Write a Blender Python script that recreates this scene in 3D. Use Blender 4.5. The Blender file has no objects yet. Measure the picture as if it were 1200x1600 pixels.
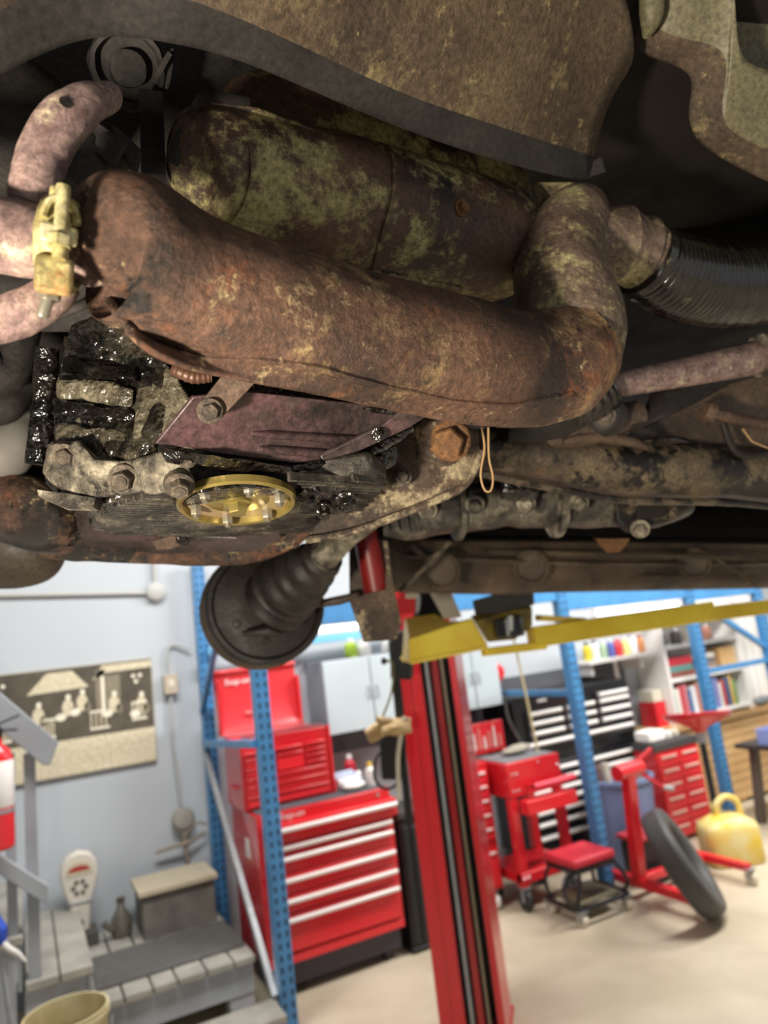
import bpy, bmesh, math, random
from mathutils import Vector, Matrix, noise
from mathutils.bvhtree import BVHTree
random.seed(7)
S = bpy.context.scene
COL = S.collection
V = Vector

# ------------------------------------------------------------------ camera
FPX = 1100.0                       # focal length in pixels of the 1200 x 1600 frame
YAW, PITCH, ROLL = math.radians(28), math.radians(10.6), math.radians(7.07)
CAM = V((0, 0, 1.7))
FWD = V((math.sin(YAW)*math.cos(PITCH), math.cos(YAW)*math.cos(PITCH), math.sin(PITCH)))
_rt = V((math.cos(YAW), -math.sin(YAW), 0)); _up = _rt.cross(FWD)
RT = math.cos(ROLL)*_rt - math.sin(ROLL)*_up
UP = math.sin(ROLL)*_rt + math.cos(ROLL)*_up
cd = bpy.data.cameras.new('camera'); co = bpy.data.objects.new('camera', cd); COL.objects.link(co)
cd.sensor_fit = 'VERTICAL'; cd.sensor_height = 36; cd.lens = 36*FPX/1600
cd.clip_start = 0.02; cd.clip_end = 60
cd.dof.use_dof = True; cd.dof.focus_distance = 0.58; cd.dof.aperture_fstop = 5.2
m = Matrix((RT, UP, -FWD)).transposed().to_4x4(); m.translation = CAM
co.matrix_world = m
S.camera = co

# ------------------------------------------------------------------ light
w = bpy.data.worlds.new('world'); S.world = w; w.use_nodes = True
w.node_tree.nodes['Background'].inputs[0].default_value = (0.93, 0.96, 1.0, 1)
w.node_tree.nodes['Background'].inputs[1].default_value = 0.5
S.view_settings.view_transform = 'Standard'; S.view_settings.look = 'None'
S.view_settings.exposure = 0.0; S.view_settings.gamma = 1
S.view_settings.use_curve_mapping = False
def area(name, loc, target, sx, sy, power, col):
    l = bpy.data.lights.new(name, 'AREA'); l.shape = 'RECTANGLE'; l.size = sx; l.size_y = sy
    l.energy = power; l.color = col
    o = bpy.data.objects.new(name, l); COL.objects.link(o); o.location = loc
    o.rotation_euler = (V(target)-V(loc)).to_track_quat('-Z', 'Y').to_euler(); return o
area('ceiling_lamp_a', (0.6, 2.9, 3.45), (0.6, 3.3, 0), 1.6, 0.5, 100, (1, .98, .95))
area('ceiling_lamp_b', (3.4, 2.5, 3.45), (3.4, 2.9, 0), 1.6, 0.5, 150, (1, .97, .93))
area('ceiling_lamp_c', (5.4, 2.6, 3.45), (5.4, 2.9, 0), 1.6, 0.5, 120, (1, .97, .93))
area('ceiling_lamp_d', (1.8, -1.6, 3.45), (1.8, -1.2, 0), 1.6, 0.5, 90, (1, .97, .93))
wl = bpy.data.lights.new('work_lamp', 'AREA'); wl.shape = 'DISK'; wl.size = 0.10; wl.energy = 19.0; wl.color = (1, .89, .72)
wo = bpy.data.objects.new('work_lamp', wl); COL.objects.link(wo)
wo.location = CAM - RT*0.42 - UP*0.24 - FWD*0.12
wo.rotation_euler = (CAM + FWD*0.7 + UP*0.22 + RT*0.0 - wo.location).to_track_quat('-Z', 'Y').to_euler()

# ------------------------------------------------------------------ helpers
def at(x, y, d): return CAM + (FWD + RT*((x-600)/FPX) + UP*((800-y)/FPX))*d
def ray(x, y): return FWD + RT*((x-600)/FPX) + UP*((800-y)/FPX)
def onz(x, y, z): r = ray(x, y); return CAM + r*((z-CAM.z)/r.z)
def ony(x, y, Y): r = ray(x, y); return CAM + r*((Y-CAM.y)/r.y)
CU = V((math.sin(math.radians(78)), math.cos(math.radians(78)), 0))     # van: forwards
CV = V((-CU.y, CU.x, 0))                                                # van: across to the far side
Z = V((0, 0, 1))
ORI = {}
def lin(c):
    c /= 255.0
    return c/12.92 if c <= .04045 else ((c+.055)/1.055)**2.4
def C(h):
    h = h.lstrip('#'); return tuple(lin(int(h[i:i+2], 16)) for i in (0, 2, 4)) + (1,)

MATS = {}
def mat(name, col, rough=.5, metal=0, emit=0, var=0, vscale=8, bump=0, bscale=60, col2=None, coat=0, spec=.5):
    if name in MATS: return MATS[name]
    M = bpy.data.materials.new(name); M.use_nodes = True; nt = M.node_tree; N = nt.nodes; L = nt.links
    b = N['Principled BSDF']; c = C(col)
    b.inputs['Base Color'].default_value = c; b.inputs['Roughness'].default_value = rough; b.inputs['Metallic'].default_value = metal
    b.inputs['Specular IOR Level'].default_value = spec
    if coat: b.inputs['Coat Weight'].default_value = coat; b.inputs['Coat Roughness'].default_value = .15
    if emit: b.inputs['Emission Color'].default_value = c; b.inputs['Emission Strength'].default_value = emit
    if var or col2 or bump:
        tc = N.new('ShaderNodeTexCoord')
    if var or col2:
        n = N.new('ShaderNodeTexNoise'); n.inputs['Scale'].default_value = vscale; n.inputs['Detail'].default_value = 6
        L.new(tc.outputs['Object'], n.inputs['Vector'])
        r = N.new('ShaderNodeValToRGB'); r.color_ramp.elements[0].position = .35; r.color_ramp.elements[1].position = .68
        c2 = C(col2) if col2 else tuple(x*(1-var) for x in c[:3])+(1,)
        r.color_ramp.elements[0].color = c2; r.color_ramp.elements[1].color = c
        L.new(n.outputs['Fac'], r.inputs['Fac']); L.new(r.outputs['Color'], b.inputs['Base Color'])
    if bump:
        n2 = N.new('ShaderNodeTexNoise'); n2.inputs['Scale'].default_value = bscale; n2.inputs['Detail'].default_value = 5
        L.new(tc.outputs['Object'], n2.inputs['Vector'])
        bp = N.new('ShaderNodeBump'); bp.inputs['Strength'].default_value = bump; bp.inputs['Distance'].default_value = .01
        L.new(n2.outputs['Fac'], bp.inputs['Height']); L.new(bp.outputs['Normal'], b.inputs['Normal'])
    MATS[name] = M; return M

def grime(name, base, scale=9, rough=.65, patches=(), bump=.35, bscale=90, metal=0, wet=0):
    """base: colour stops of a noise; patches: (colour, scale, low, high, seed, roughness) layers of dust, flakes and oil"""
    if name in MATS: return MATS[name]
    M = bpy.data.materials.new(name); M.use_nodes = True; nt = M.node_tree; N = nt.nodes; L = nt.links
    b = N['Principled BSDF']; b.inputs['Metallic'].default_value = metal
    if wet: b.inputs['Coat Weight'].default_value = wet; b.inputs['Coat Roughness'].default_value = .08
    tc = N.new('ShaderNodeTexCoord')
    def nz(sc, seed, det=8, rg=.62):
        mp = N.new('ShaderNodeMapping'); mp.inputs['Location'].default_value = (seed*3.1, seed*1.7, seed*2.3)
        n = N.new('ShaderNodeTexNoise'); n.inputs['Scale'].default_value = sc; n.inputs['Detail'].default_value = det; n.inputs['Roughness'].default_value = rg
        L.new(tc.outputs['Object'], mp.inputs['Vector']); L.new(mp.outputs['Vector'], n.inputs['Vector']); return n
    n = nz(scale, 1); r = N.new('ShaderNodeValToRGB'); cr = r.color_ramp
    for i, (p, c) in enumerate(base):
        e = cr.elements[i] if i < 2 else cr.elements.new(.5+(p-.5)*.62)
        e.position = .5+(p-.5)*.62; e.color = C(c)
    for i, (p, c) in enumerate(base):
        pass
    L.new(n.outputs['Fac'], r.inputs['Fac'])
    col = r.outputs['Color']
    rn = nz(scale*2.3, 9); rr = N.new('ShaderNodeMapRange'); rr.inputs['From Min'].default_value = .3; rr.inputs['From Max'].default_value = .7
    rr.inputs['To Min'].default_value = max(.05, rough-.15); rr.inputs['To Max'].default_value = min(1, rough+.15)
    L.new(rn.outputs['Fac'], rr.inputs['Value']); ro = rr.outputs['Result']
    for (pc, sc, lo, hi, seed, prg) in patches:
        pn = nz(sc*2.4, seed, 12, .78); pc_ = nz(sc*.45, seed+.5, 4, .55)
        ad = N.new('ShaderNodeMath'); ad.operation = 'ADD'; L.new(pn.outputs['Fac'], ad.inputs[0]); L.new(pc_.outputs['Fac'], ad.inputs[1])
        mr = N.new('ShaderNodeMapRange'); mr.inputs['From Min'].default_value = 1+(lo-.5)*1.5; mr.inputs['From Max'].default_value = 1+(hi-.5)*1.5+.05
        L.new(ad.outputs[0], mr.inputs['Value'])
        mx = N.new('ShaderNodeMix'); mx.data_type = 'RGBA'
        L.new(mr.outputs['Result'], mx.inputs['Factor']); L.new(col, mx.inputs['A']); mx.inputs['B'].default_value = C(pc)
        col = mx.outputs['Result']
        m2 = N.new('ShaderNodeMix'); m2.data_type = 'FLOAT'
        L.new(mr.outputs['Result'], m2.inputs['Factor']); L.new(ro, m2.inputs['A']); m2.inputs['B'].default_value = prg
        ro = m2.outputs['Result']
    sn = nz(170, 13, 8, .75); sr = N.new('ShaderNodeMapRange'); sr.inputs['From Min'].default_value = .38; sr.inputs['From Max'].default_value = .62
    sr.inputs['To Min'].default_value = .5; sr.inputs['To Max'].default_value = 1.25; L.new(sn.outputs['Fac'], sr.inputs['Value'])
    sm = N.new('ShaderNodeMix'); sm.data_type = 'RGBA'; sm.blend_type = 'MULTIPLY'; sm.inputs['Factor'].default_value = 1
    L.new(col, sm.inputs['A']); L.new(sr.outputs['Result'], sm.inputs['B']); col = sm.outputs['Result']
    L.new(col, b.inputs['Base Color']); L.new(ro, b.inputs['Roughness'])
    bn = nz(bscale, 4, 2.5 if wet else 10, .5 if wet else .7); bp = N.new('ShaderNodeBump'); bp.inputs['Strength'].default_value = bump; bp.inputs['Distance'].default_value = .012 if wet else .006
    L.new(bn.outputs['Fac'], bp.inputs['Height']); L.new(bp.outputs['Normal'], b.inputs['Normal'])
    if wet: L.new(bp.outputs['Normal'], b.inputs['Coat Normal'])
    MATS[name] = M; return M

def frames(pts):
    n = len(pts); T = []
    for i in range(n):
        t = (pts[min(i+1, n-1)]-pts[max(i-1, 0)])
        T.append(t.normalized() if t.length > 1e-9 else V((0, 0, 1)))
    a = Z if abs(T[0].dot(Z)) < .9 else V((1, 0, 0))
    u = (a - T[0]*a.dot(T[0])).normalized(); out = []
    for t in T:
        u = (u - t*u.dot(t))
        u = u.normalized() if u.length > 1e-6 else t.orthogonal().normalized()
        out.append((t, u, t.cross(u)))
    return out
def smooth(pts, rad, k=6):
    """Catmull-Rom through points and radii"""
    P = []; R = []; n = len(pts)
    for i in range(n-1):
        p0, p1, p2, p3 = pts[max(i-1, 0)], pts[i], pts[i+1], pts[min(i+2, n-1)]
        r0, r1, r2, r3 = rad[max(i-1, 0)], rad[i], rad[i+1], rad[min(i+2, n-1)]
        for j in range(k):
            t = j/k; a, b2, c2, d2 = -.5*t+t*t-.5*t**3, 1-2.5*t*t+1.5*t**3, .5*t+2*t*t-1.5*t**3, -.5*t*t+.5*t**3
            P.append(p0*a+p1*b2+p2*c2+p3*d2); R.append(r0*a+r1*b2+r2*c2+r3*d2)
    P.append(pts[-1]); R.append(rad[-1]); return P, R

def on_(P, L): return list(P) + [P[-1] + (P[-1]-P[-2]).normalized()*L]      # carry a run on beyond its last point
def onr(P, R, L): return on_(P, L), list(R)+[R[-1]]
def back(P, R, L): return [P[0] + (P[0]-P[1]).normalized()*L]+list(P), [R[0]]+list(R)

class MB:
    def __init__(s): s.v = []; s.f = []; s.mi = []; s.m = 0
    def add(s, vs, fs):
        o = len(s.v); s.v += [V(p) for p in vs]; s.f += [tuple(i+o for i in f) for f in fs]; s.mi += [s.m]*len(fs); return s
    def box(s, a, b):
        (x0, y0, z0), (x1, y1, z1) = a, b
        return s.add([(x0,y0,z0),(x1,y0,z0),(x1,y1,z0),(x0,y1,z0),(x0,y0,z1),(x1,y0,z1),(x1,y1,z1),(x0,y1,z1)],
                     [(0,3,2,1),(4,5,6,7),(0,1,5,4),(1,2,6,5),(2,3,7,6),(3,0,4,7)])
    def obox(s, c, ax, sz):
        """box about centre c with axes ax (three unit vectors) and full sizes sz"""
        vs = []
        for k in (-.5, .5):
            for i, j in ((-.5,-.5),(.5,-.5),(.5,.5),(-.5,.5)):
                vs.append(c + ax[0]*sz[0]*i + ax[1]*sz[1]*j + ax[2]*sz[2]*k)
        return s.add(vs, [(0,3,2,1),(4,5,6,7),(0,1,5,4),(1,2,6,5),(2,3,7,6),(3,0,4,7)])
    def bar(s, p, q, w, h, up=Z):
        p = V(p); q = V(q); t = (q-p); L = t.length; t = t/L
        side = t.cross(up)
        side = side.normalized() if side.length > 1e-5 else t.orthogonal().normalized()
        u = side.cross(t)
        return s.obox((p+q)/2, (t, side, u), (L, w, h))
    def tube(s, pts, r, n=12, cap=True, flat=1.0, updir=None, rib=0):
        pts = [V(p) for p in pts]; k = len(pts)
        if not isinstance(r, (list, tuple)): r = [r]*k
        vs = []; fr = frames(pts)
        for i, (p, (t, u, w2)) in enumerate(zip(pts, fr)):
            if updir is not None:
                u = (updir - t*updir.dot(t)).normalized(); w2 = t.cross(u)
            for j in range(n):
                a = 2*math.pi*j/n
                vs.append(p + u*(math.cos(a)*r[i]*flat) + w2*(math.sin(a)*r[i]))
        fs = []
        for i in range(k-1):
            for j in range(n):
                j2 = (j+1) % n
                fs.append((i*n+j, i*n+j2, (i+1)*n+j2, (i+1)*n+j))
        if cap: fs += [tuple(range(n-1, -1, -1)), tuple((k-1)*n+j for j in range(n))]
        return s.add(vs, fs)
    def lathe(s, prof, o, axis, n=24):
        o = V(o); axis = V(axis).normalized()
        u = axis.orthogonal().normalized()
        w2 = axis.cross(u); k = len(prof); vs = []
        for (r, h) in prof:
            for j in range(n):
                a = 2*math.pi*(j+.5)/n
                vs.append(o + axis*h + (u*math.cos(a)+w2*math.sin(a))*max(r, 1e-5))
        fs = []
        for i in range(k-1):
            for j in range(n):
                j2 = (j+1) % n
                fs.append((i*n+j, i*n+j2, (i+1)*n+j2, (i+1)*n+j))
        fs += [tuple(range(n-1, -1, -1)), tuple((k-1)*n+j for j in range(n))]
        return s.add(vs, fs)
    def prism(s, pts, off):
        pts = [V(p) for p in pts]; n = len(pts); off = V(off)
        fs = [tuple(range(n)), tuple(range(2*n-1, n-1, -1))]
        fs += [(i, i+n, (i+1) % n+n, (i+1) % n) for i in range(n)]
        return s.add(pts+[p+off for p in pts], fs)
    def grid(s, rows):
        n = len(rows[0]); vs = [p for r in rows for p in r]; fs = []
        for i in range(len(rows)-1):
            for j in range(n-1):
                fs.append((i*n+j, i*n+j+1, (i+1)*n+j+1, (i+1)*n+j))
        return s.add(vs, fs)
    def rough(s, amp, sc):
        for i, p in enumerate(s.v):
            s.v[i] = p + noise.noise_vector(p*sc)*amp + noise.noise_vector(p*sc*2.7)*amp*.4
        return s
    def build(s, name, mats, parent=None, bevel=0, sub=0, solid=0, ang=38, kind=None, label=None, recalc=True, flat=False):
        if parent is None:
            xs = [p.x for p in s.v]; ys = [p.y for p in s.v]; zs = [p.z for p in s.v]
            org = V(((min(xs)+max(xs))/2, (min(ys)+max(ys))/2, min(zs)))
        else: org = ORI[parent.name]
        me = bpy.data.meshes.new(name)
        me.from_pydata([tuple(p-org) for p in s.v], [], s.f)
        if not isinstance(mats, (list, tuple)): mats = [mats]
        for mm in mats: me.materials.append(mm)
        if len(mats) > 1: me.polygons.foreach_set('material_index', s.mi)
        if recalc:
            bm = bmesh.new(); bm.from_mesh(me); bmesh.ops.recalc_face_normals(bm, faces=bm.faces); bm.to_mesh(me); bm.free()
        if not flat:
            me.polygons.foreach_set('use_smooth', [True]*len(me.polygons))
            if not sub: me.set_sharp_from_angle(angle=math.radians(ang))
        me.update()
        o = bpy.data.objects.new(name, me); COL.objects.link(o)
        if parent is None: o.location = org
        else: o.parent = parent
        ORI[o.name] = org
        if sub:
            md = o.modifiers.new('sub', 'SUBSURF'); md.levels = sub; md.render_levels = sub
        if solid:
            md = o.modifiers.new('solid', 'SOLIDIFY'); md.thickness = solid; md.offset = 0
        if bevel:
            md = o.modifiers.new('bev', 'BEVEL'); md.width = bevel; md.segments = 2; md.limit_method = 'ANGLE'; md.angle_limit = math.radians(40)
        if kind: o['kind'] = kind
        if label: o['label'] = label
        return o
def thing(name, label, cat, loc, group=None):
    o = bpy.data.objects.new(name, None); COL.objects.link(o); o.location = loc; o.empty_display_size = .05
    o['label'] = label; o['category'] = cat
    if group: o['group'] = group
    ORI[o.name] = V(loc); return o
def tag(o, label, cat, group=None):
    o['label'] = label; o['category'] = cat
    if group: o['group'] = group
    return o
def struct(o): o['kind'] = 'structure'; return o
def bvh(mb): return BVHTree.FromPolygons([tuple(p) for p in mb.v], mb.f)
def hit(tree, x, y, lift=0.0):
    r = ray(x, y).normalized(); h = tree.ray_cast(CAM, r)
    if h[0] is None: return None, None
    n = h[1]
    if n.dot(r) > 0: n = -n
    return h[0] + n*lift, n
def hexbolt(parent, p, n, r, h, m_, name='bolt', washer=True):
    b = MB(); n = V(n).normalized()
    if washer: b.lathe([(r*1.45, -.004), (r*1.45, h*.22), (r*1.3, h*.3)], p, n, 20)
    b.lathe([(r, 0), (r, h*.85), (r*.85, h)], p, n, 6)
    b.lathe([(r*.6, h*.9), (r*.55, h*1.08)], p, n, 16)
    return b.build(name, m_, parent)

# ------------------------------------------------------------------ materials of the room
m_wall = mat('wall_paint', '#b9c0c6', .55, var=.06, vscale=1.5, bump=.04, bscale=40)
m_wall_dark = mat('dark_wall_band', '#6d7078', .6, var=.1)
m_floor = mat('concrete', '#cbbfa9', .5, col2='#b3a78f', vscale=2.2, bump=.05, bscale=30)
m_ceil = mat('ceiling_white', '#d8d8d4', .8)
m_red = mat('red_enamel', '#cc2029', .28, var=.06, vscale=5, coat=.4)
m_red2 = mat('red_enamel_bright', '#d8262f', .3, coat=.3)
m_redseam = mat('red_recess', '#6e0d12', .5)
m_blue = mat('rack_blue', '#4587bd', .4, var=.18, vscale=9, coat=.2)
m_bluepale = mat('rack_blue_pale', '#6cb0d8', .45)
m_steel = mat('galvanised', '#a9adb0', .4, .5, var=.15, vscale=20)
m_chrome = mat('chrome', '#d5d8dc', .18, 1)
m_alu = mat('white_anodised', '#e8e6e2', .3, .15)
m_black = mat('black_plastic', '#191a1d', .42)
m_blackm = mat('black_enamel', '#141519', .3, coat=.3)
m_rub = mat('rubber', '#2b2b2c', .62, bump=.1, bscale=120)
m_grey = mat('grey_paint_wood', '#a3a8ae', .55, col2='#8d9196', vscale=3, bump=.05)
m_greytop = mat('worn_tread', '#aaa79d', .6, col2='#8d8b83', vscale=6)
m_mat = mat('dark_mat', '#5a5956', .9, var=.2, vscale=30, bump=.2)
m_yellow = mat('lift_yellow', '#ffe648', .42, col2='#eecb30', vscale=7)
m_wood = mat('pine', '#d9b684', .55, col2='#c79c66', vscale=4)
m_cream = mat('cream', '#ddd6c2', .55, var=.1)
m_white = mat('white', '#eceae6', .45)
m_slot = mat('slot_dark', '#1b2430', .7)
m_cabgrey = mat('cabinet_grey', '#b9c6cb', .45, var=.08, vscale=3)
m_cabside = mat('cabinet_side', '#8d9299', .5)
m_lightemit = mat('lamp_tube', '#f4fbff', .4, emit=3.2)
m_bin = mat('bin_blue', '#7285ac', .5, var=.08)
m_can = mat('can_yellow', '#dcb92c', .45, col2='#d9cf9a', vscale=7)

# ------------------------------------------------------------------ setting
WY = 4.8
struct(MB().box((-4, -4, -.1), (8, 5.1, 0)).build('floor', m_floor))
struct(MB().box((-4, WY, 0), (8, WY+.15, 3.6)).build('wall_back', m_wall))
struct(MB().box((8, -4, 0), (8.15, WY, 3.6)).build('wall_right', m_wall))
struct(MB().box((-4.15, -4, 0), (-4, WY, 3.6)).build('wall_left', m_wall))
struct(MB().box((-4, -4, 3.6), (8, 5.1, 3.7)).build('ceiling', m_ceil))

# ================================================================== THE VAN
g_panel = grime('panel_grime', [(.2, '#3b3129'), (.5, '#5d4d3d'), (.8, '#76664e')], 7, .6,
    [('#8d7d58', 40, .55, .64, 2, .8), ('#2a2521', 5, .55, .7, 5, .6), ('#b09c70', 90, .6, .66, 6, .85)], .5, 130)
g_band = grime('band_dark_grey', [(.2, '#201d1b'), (.8, '#383431')], 10, .75, [], .2, 60)  # plain dark grey for the panel's lower band and flap
g_soot = grime('soot', [(.2, '#211e1c'), (.8, '#38332f')], 12, .75, [('#4d4437', 6, .6, .75, 3, .8)], .25, 70)
g_rust = grime('exchanger_rust', [(.25, '#33251e'), (.5, '#604536'), (.75, '#7c5a47')], 9, .58,
    [('#a05c36', 18, .555, .67, 2, .8), ('#b09468', 15, .565, .67, 7, .75), ('#1f1b18', 14, .53, .56, 5, .25), ('#c9b184', 60, .6, .65, 11, .8)], .7, 120)
g_tank = grime('tank_rust', [(.25, '#2b2320'), (.5, '#5b4336'), (.75, '#6f5243')], 8, .5,
    [('#b3a873', 22, .5, .56, 2, .8), ('#241d1a', 9, .54, .62, 5, .35), ('#8f5a38', 14, .62, .72, 8, .6)], .4, 100)
g_elbow = grime('elbow_dust', [(.25, '#57463c'), (.75, '#7d6a5b')], 14, .6,
    [('#b5aa7c', 30, .5, .57, 2, .85), ('#3b2f29', 18, .58, .66, 5, .5)], .4, 120)
g_pipe = grime('pink_rust', [(.2, '#6c5350'), (.5, '#9c817c'), (.8, '#b59a8c')], 40, .8,
    [('#d2bfa2', 60, .55, .64, 3, .85), ('#7a4a3a', 14, .6, .72, 6, .8)], .5, 160)
g_oil = grime('oily_case', [(.25, '#14110f'), (.5, '#332e26'), (.75, '#5a5344')], 13, .34,
    [('#0a0908', 9, .46, .54, 3, .1), ('#8d8571', 24, .62, .72, 6, .45)], .8, 80, 0, .45)
g_case = grime('cast_case', [(.25, '#25211b'), (.5, '#4f493c'), (.75, '#7a7260')], 16, .36, [('#0c0a09', 14, .5, .56, 3, .12), ('#a89f88', 40, .58, .66, 6, .5)], .8, 90, .1, .3)
g_sump = grime('sump_alloy', [(.25, '#1d1a16'), (.5, '#45403a'), (.75, '#7d7565')], 22, .38,
    [('#14110f', 9, .54, .63, 3, .18), ('#bdb39b', 30, .62, .72, 6, .5)], .6, 100, .2)
g_dirtalloy = grime('dusty_alloy', [(.25, '#4a443b'), (.5, '#8a8170'), (.75, '#c0b6a0')], 30, .5,
    [('#211c18', 16, .5, .58, 3, .3)], .6, 110, .15)
g_black = grime('oil_black', [(.3, '#080706'), (.7, '#1f1a16')], 30, .16, [('#4a3626', 20, .6, .7, 3, .5)], .8, 85, 0, .55)
g_purple = grime('purple_tin', [(.25, '#332c2a'), (.5, '#4e4140'), (.75, '#6d4c51')], 7, .34,
    [('#231e1d', 8, .48, .58, 3, .25), ('#171312', 40, .64, .7, 6, .25)], .2, 60)
g_brown = grime('brown_strap', [(.25, '#3e322a'), (.75, '#6b5444')], 14, .6, [('#8a5e43', 20, .58, .7, 3, .7)], .35, 90)
g_bracket = grime('bracket_grime', [(.25, '#352b25'), (.5, '#5b4a3d'), (.75, '#75604c')], 10, .6,
    [('#b7a686', 50, .53, .58, 2, .85), ('#2a2320', 8, .55, .66, 5, .5)], .6, 120)
g_arm = grime('arm_grime', [(.25, '#43392f'), (.5, '#6c5d49'), (.8, '#87775a')], 12, .6,
    [('#171311', 26, .49, .52, 2, .45), ('#8a5038', 12, .6, .66, 5, .7)], .45, 100)
g_sill = grime('sill_grime', [(.25, '#3a3029'), (.5, '#5a4a3b'), (.8, '#7a6650')], 5, .6, [('#7c4a33', 6, .62, .74, 2, .7)], .25, 50)
g_dark = grime('underbody_dark', [(.2, '#120f0d'), (.8, '#2a221d')], 5, .7, [('#6a5a45', 50, .68, .72, 2, .8)], .2, 60)  # dark brown grime with the shade of the cavities put into its colour
g_olive = grime('olive_paint', [(.2, '#645e46'), (.8, '#857f61')], 6, .5, [('#403a2c', 7, .56, .7, 2, .6), ('#4a3a2c', 60, .68, .72, 5, .6)], .2, 70)
g_mustard = grime('yellow_zinc', [(.25, '#8a7f50'), (.5, '#c0b47c'), (.75, '#dbd2ab')], 40, .5, [('#b0703a', 30, .55, .66, 2, .7)], .3, 140, .3)
m_gold = mat('gold_zinc', '#a89558', .28, .6, col2='#83733c', vscale=30)
m_goldpink = mat('iridescent_zinc', '#a58475', .36, .25, col2='#a0925c', vscale=25)
m_nut = mat('plated_nut', '#a39c8c', .35, .7)
m_hose = grime('black_hose', [(.3, '#15130f'), (.7, '#26211c')], 12, .3, [('#8f8460', 14, .62, .68, 3, .8)], .05, 80, 0, .6)
m_boot = grime('rubber_boot', [(.3, '#1e1a17'), (.7, '#332b26')], 12, .5, [('#57493a', 20, .6, .72, 3, .7)], .3, 80)
m_shock = mat('red_shock', '#8c1f1c', .4, var=.2, vscale=20)
m_wire = mat('tan_wire', '#b89468', .6)
g_rustbolt = grime('rusty_bolt', [(.25, '#5a3d28'), (.75, '#93683f')], 40, .7, [], .5, 160)
g_bolt = grime('dirty_bolt', [(.25, '#3b332b'), (.75, '#76695a')], 60, .5, [], .4, 200, .3)

VAN = thing('van', 'rusty oily underside of an old van raised on the two-post lift', 'van', onz(600, 900, 1.76))
ORI[VAN.name] = VAN.location.copy()

def px(pts):   # (x, y, depth, radius in px) -> points and radii in metres
    P = [at(a[0], a[1], a[2]) for a in pts]; R = [a[3]*a[2]/FPX for a in pts]; return P, R
def dex(x): return 1/(2.38-(x-150)*1.03/750)      # depth along the near exchanger's line
def plate(name, pts, m_, th=.004, bevel=0, parent=VAN, rough=0, **k):
    P = [at(*p) for p in pts]
    c = sum(P, V())/len(P); n = V()
    for i in range(len(P)): n += (P[i]-c).cross(P[(i+1) % len(P)]-c)
    n.normalize()
    if n.dot(c-CAM) < 0: n = -n
    b = MB().prism(P, n*th)
    return b.build(name, m_, parent, bevel=bevel, **k), b

# --- floor pan above everything
pz = 2.36
O = at(500, 600, .8)
b = MB()
def cw(u, v, z): return V((O.x, O.y, 0)) + CU*u + CV*v + Z*z
b.prism([cw(-1.6, -1.3, pz), cw(3.2, -1.3, pz), cw(3.2, 1.75, pz), cw(-1.6, 1.75, pz)], (0, 0, .03))
b.build('floor_pan', g_dark, VAN)

# --- quarter panel above the engine bay
cols = [
 # lower edge            crease               upper                 top
 [(-90,170,.40), (-90, 60,.385), (-90,-120,.36), (-90,-420,.34)],
 [(0,112,.42),   (0,  -5,.40),   (0,-180,.38),   (0,-480,.36)],
 [(95,66,.44),   (95,-40,.42),   (95,-200,.40),  (95,-500,.38)],
 [(170,51,.46),  (180,-45,.44),  (190,-200,.41), (190,-500,.39)],
 [(260,63,.48),  (270,-20,.455), (290,-170,.43), (300,-480,.40)],
 [(340,80,.50),  (360,14,.48),   (390,-130,.45), (420,-450,.42)],
 [(420,110,.53), (440,50,.51),   (480,-80,.48),  (520,-400,.44)],
 [(520,155,.58), (540,98,.56),   (580,-20,.53),  (640,-340,.48)],
 [(620,198,.63), (640,146,.61),  (680,40,.58),   (750,-260,.53)],
 [(740,240,.70), (760,184,.68),  (790,90,.65),   (860,-200,.58)],
 [(840,270,.77), (850,215,.75),  (870,130,.72),  (930,-150,.64)],
 [(936,288,.85), (926,240,.83),  (945,165,.80),  (1003,75,.76)],
]
rows = [[at(*c[k]) for c in cols] for k in range(4)]
fine = []
for j in range(4): fine.append(rows[j])
rows = [[r[0]-CU*.7]+r for r in rows]
b = MB().grid([rows[0], [p*.5+q*.5 for p, q in zip(rows[0], rows[1])], [p*.1+q*.9 for p, q in zip(rows[0], rows[1])],
               [p*.8+q*.2 for p, q in zip(rows[1], rows[2])], rows[2], [p*.5+q*.5 for p, q in zip(rows[2], rows[3])], rows[3]])
b.mi = [0 if i >= 2*12 else 1 for i in range(len(b.f))]
quarter = b.build('quarter_panel', [g_panel, g_band], VAN, sub=2, solid=.004)
# torn flap at the panel's rear tip and hanger tab below it
plate('panel_flap', [(905,262,.83), (940,245,.83), (946,268,.83), (925,275,.83)], g_band, .003)
plate('hanger_tab', [(832,285,.86), (918,285,.85), (920,315,.85), (900,330,.85), (845,330,.86)], g_elbow, .006)

# --- wheel arch on the right
edge = [(985,60,.80), (1010,88,.80), (1045,95,.80), (1078,112,.80), (1084,135,.80), (1076,165,.81), (1078,195,.82), (1092,222,.83), (1130,248,.84), (1205,288,.86), (1320,330,.9)]
mid =  [(1000,20,.78), (1030,50,.77), (1065,62,.77), (1120,70,.77), (1143,90,.77), (1140,130,.78), (1132,165,.79), (1134,195,.80), (1160,215,.81), (1215,240,.83), (1330,280,.87)]
top =  [(1000,-300,.72), (1025,-250,.70), (1060,-200,.70), (1120,-200,.70), (1144,-160,.71), (1148,-20,.74), (1150,60,.76), (1160,100,.77), (1200,110,.78), (1260,120,.80), (1360,130,.84)]
E1, M1, T1 = [on_([at(*p) for p in q], .7) for q in (edge, mid, top)]
b = MB().grid([E1, [p*.5+q*.5 for p, q in zip(E1, M1)], M1, [p*.85+q*.15 for p, q in zip(M1, T1)], [p*.5+q*.5 for p, q in zip(M1, T1)], T1])
b.mi = [1 if i < 22 else 0 for i in range(len(b.f))]
b.build('wheel_arch', [g_olive, g_panel], VAN, sub=2, solid=.004)
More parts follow.
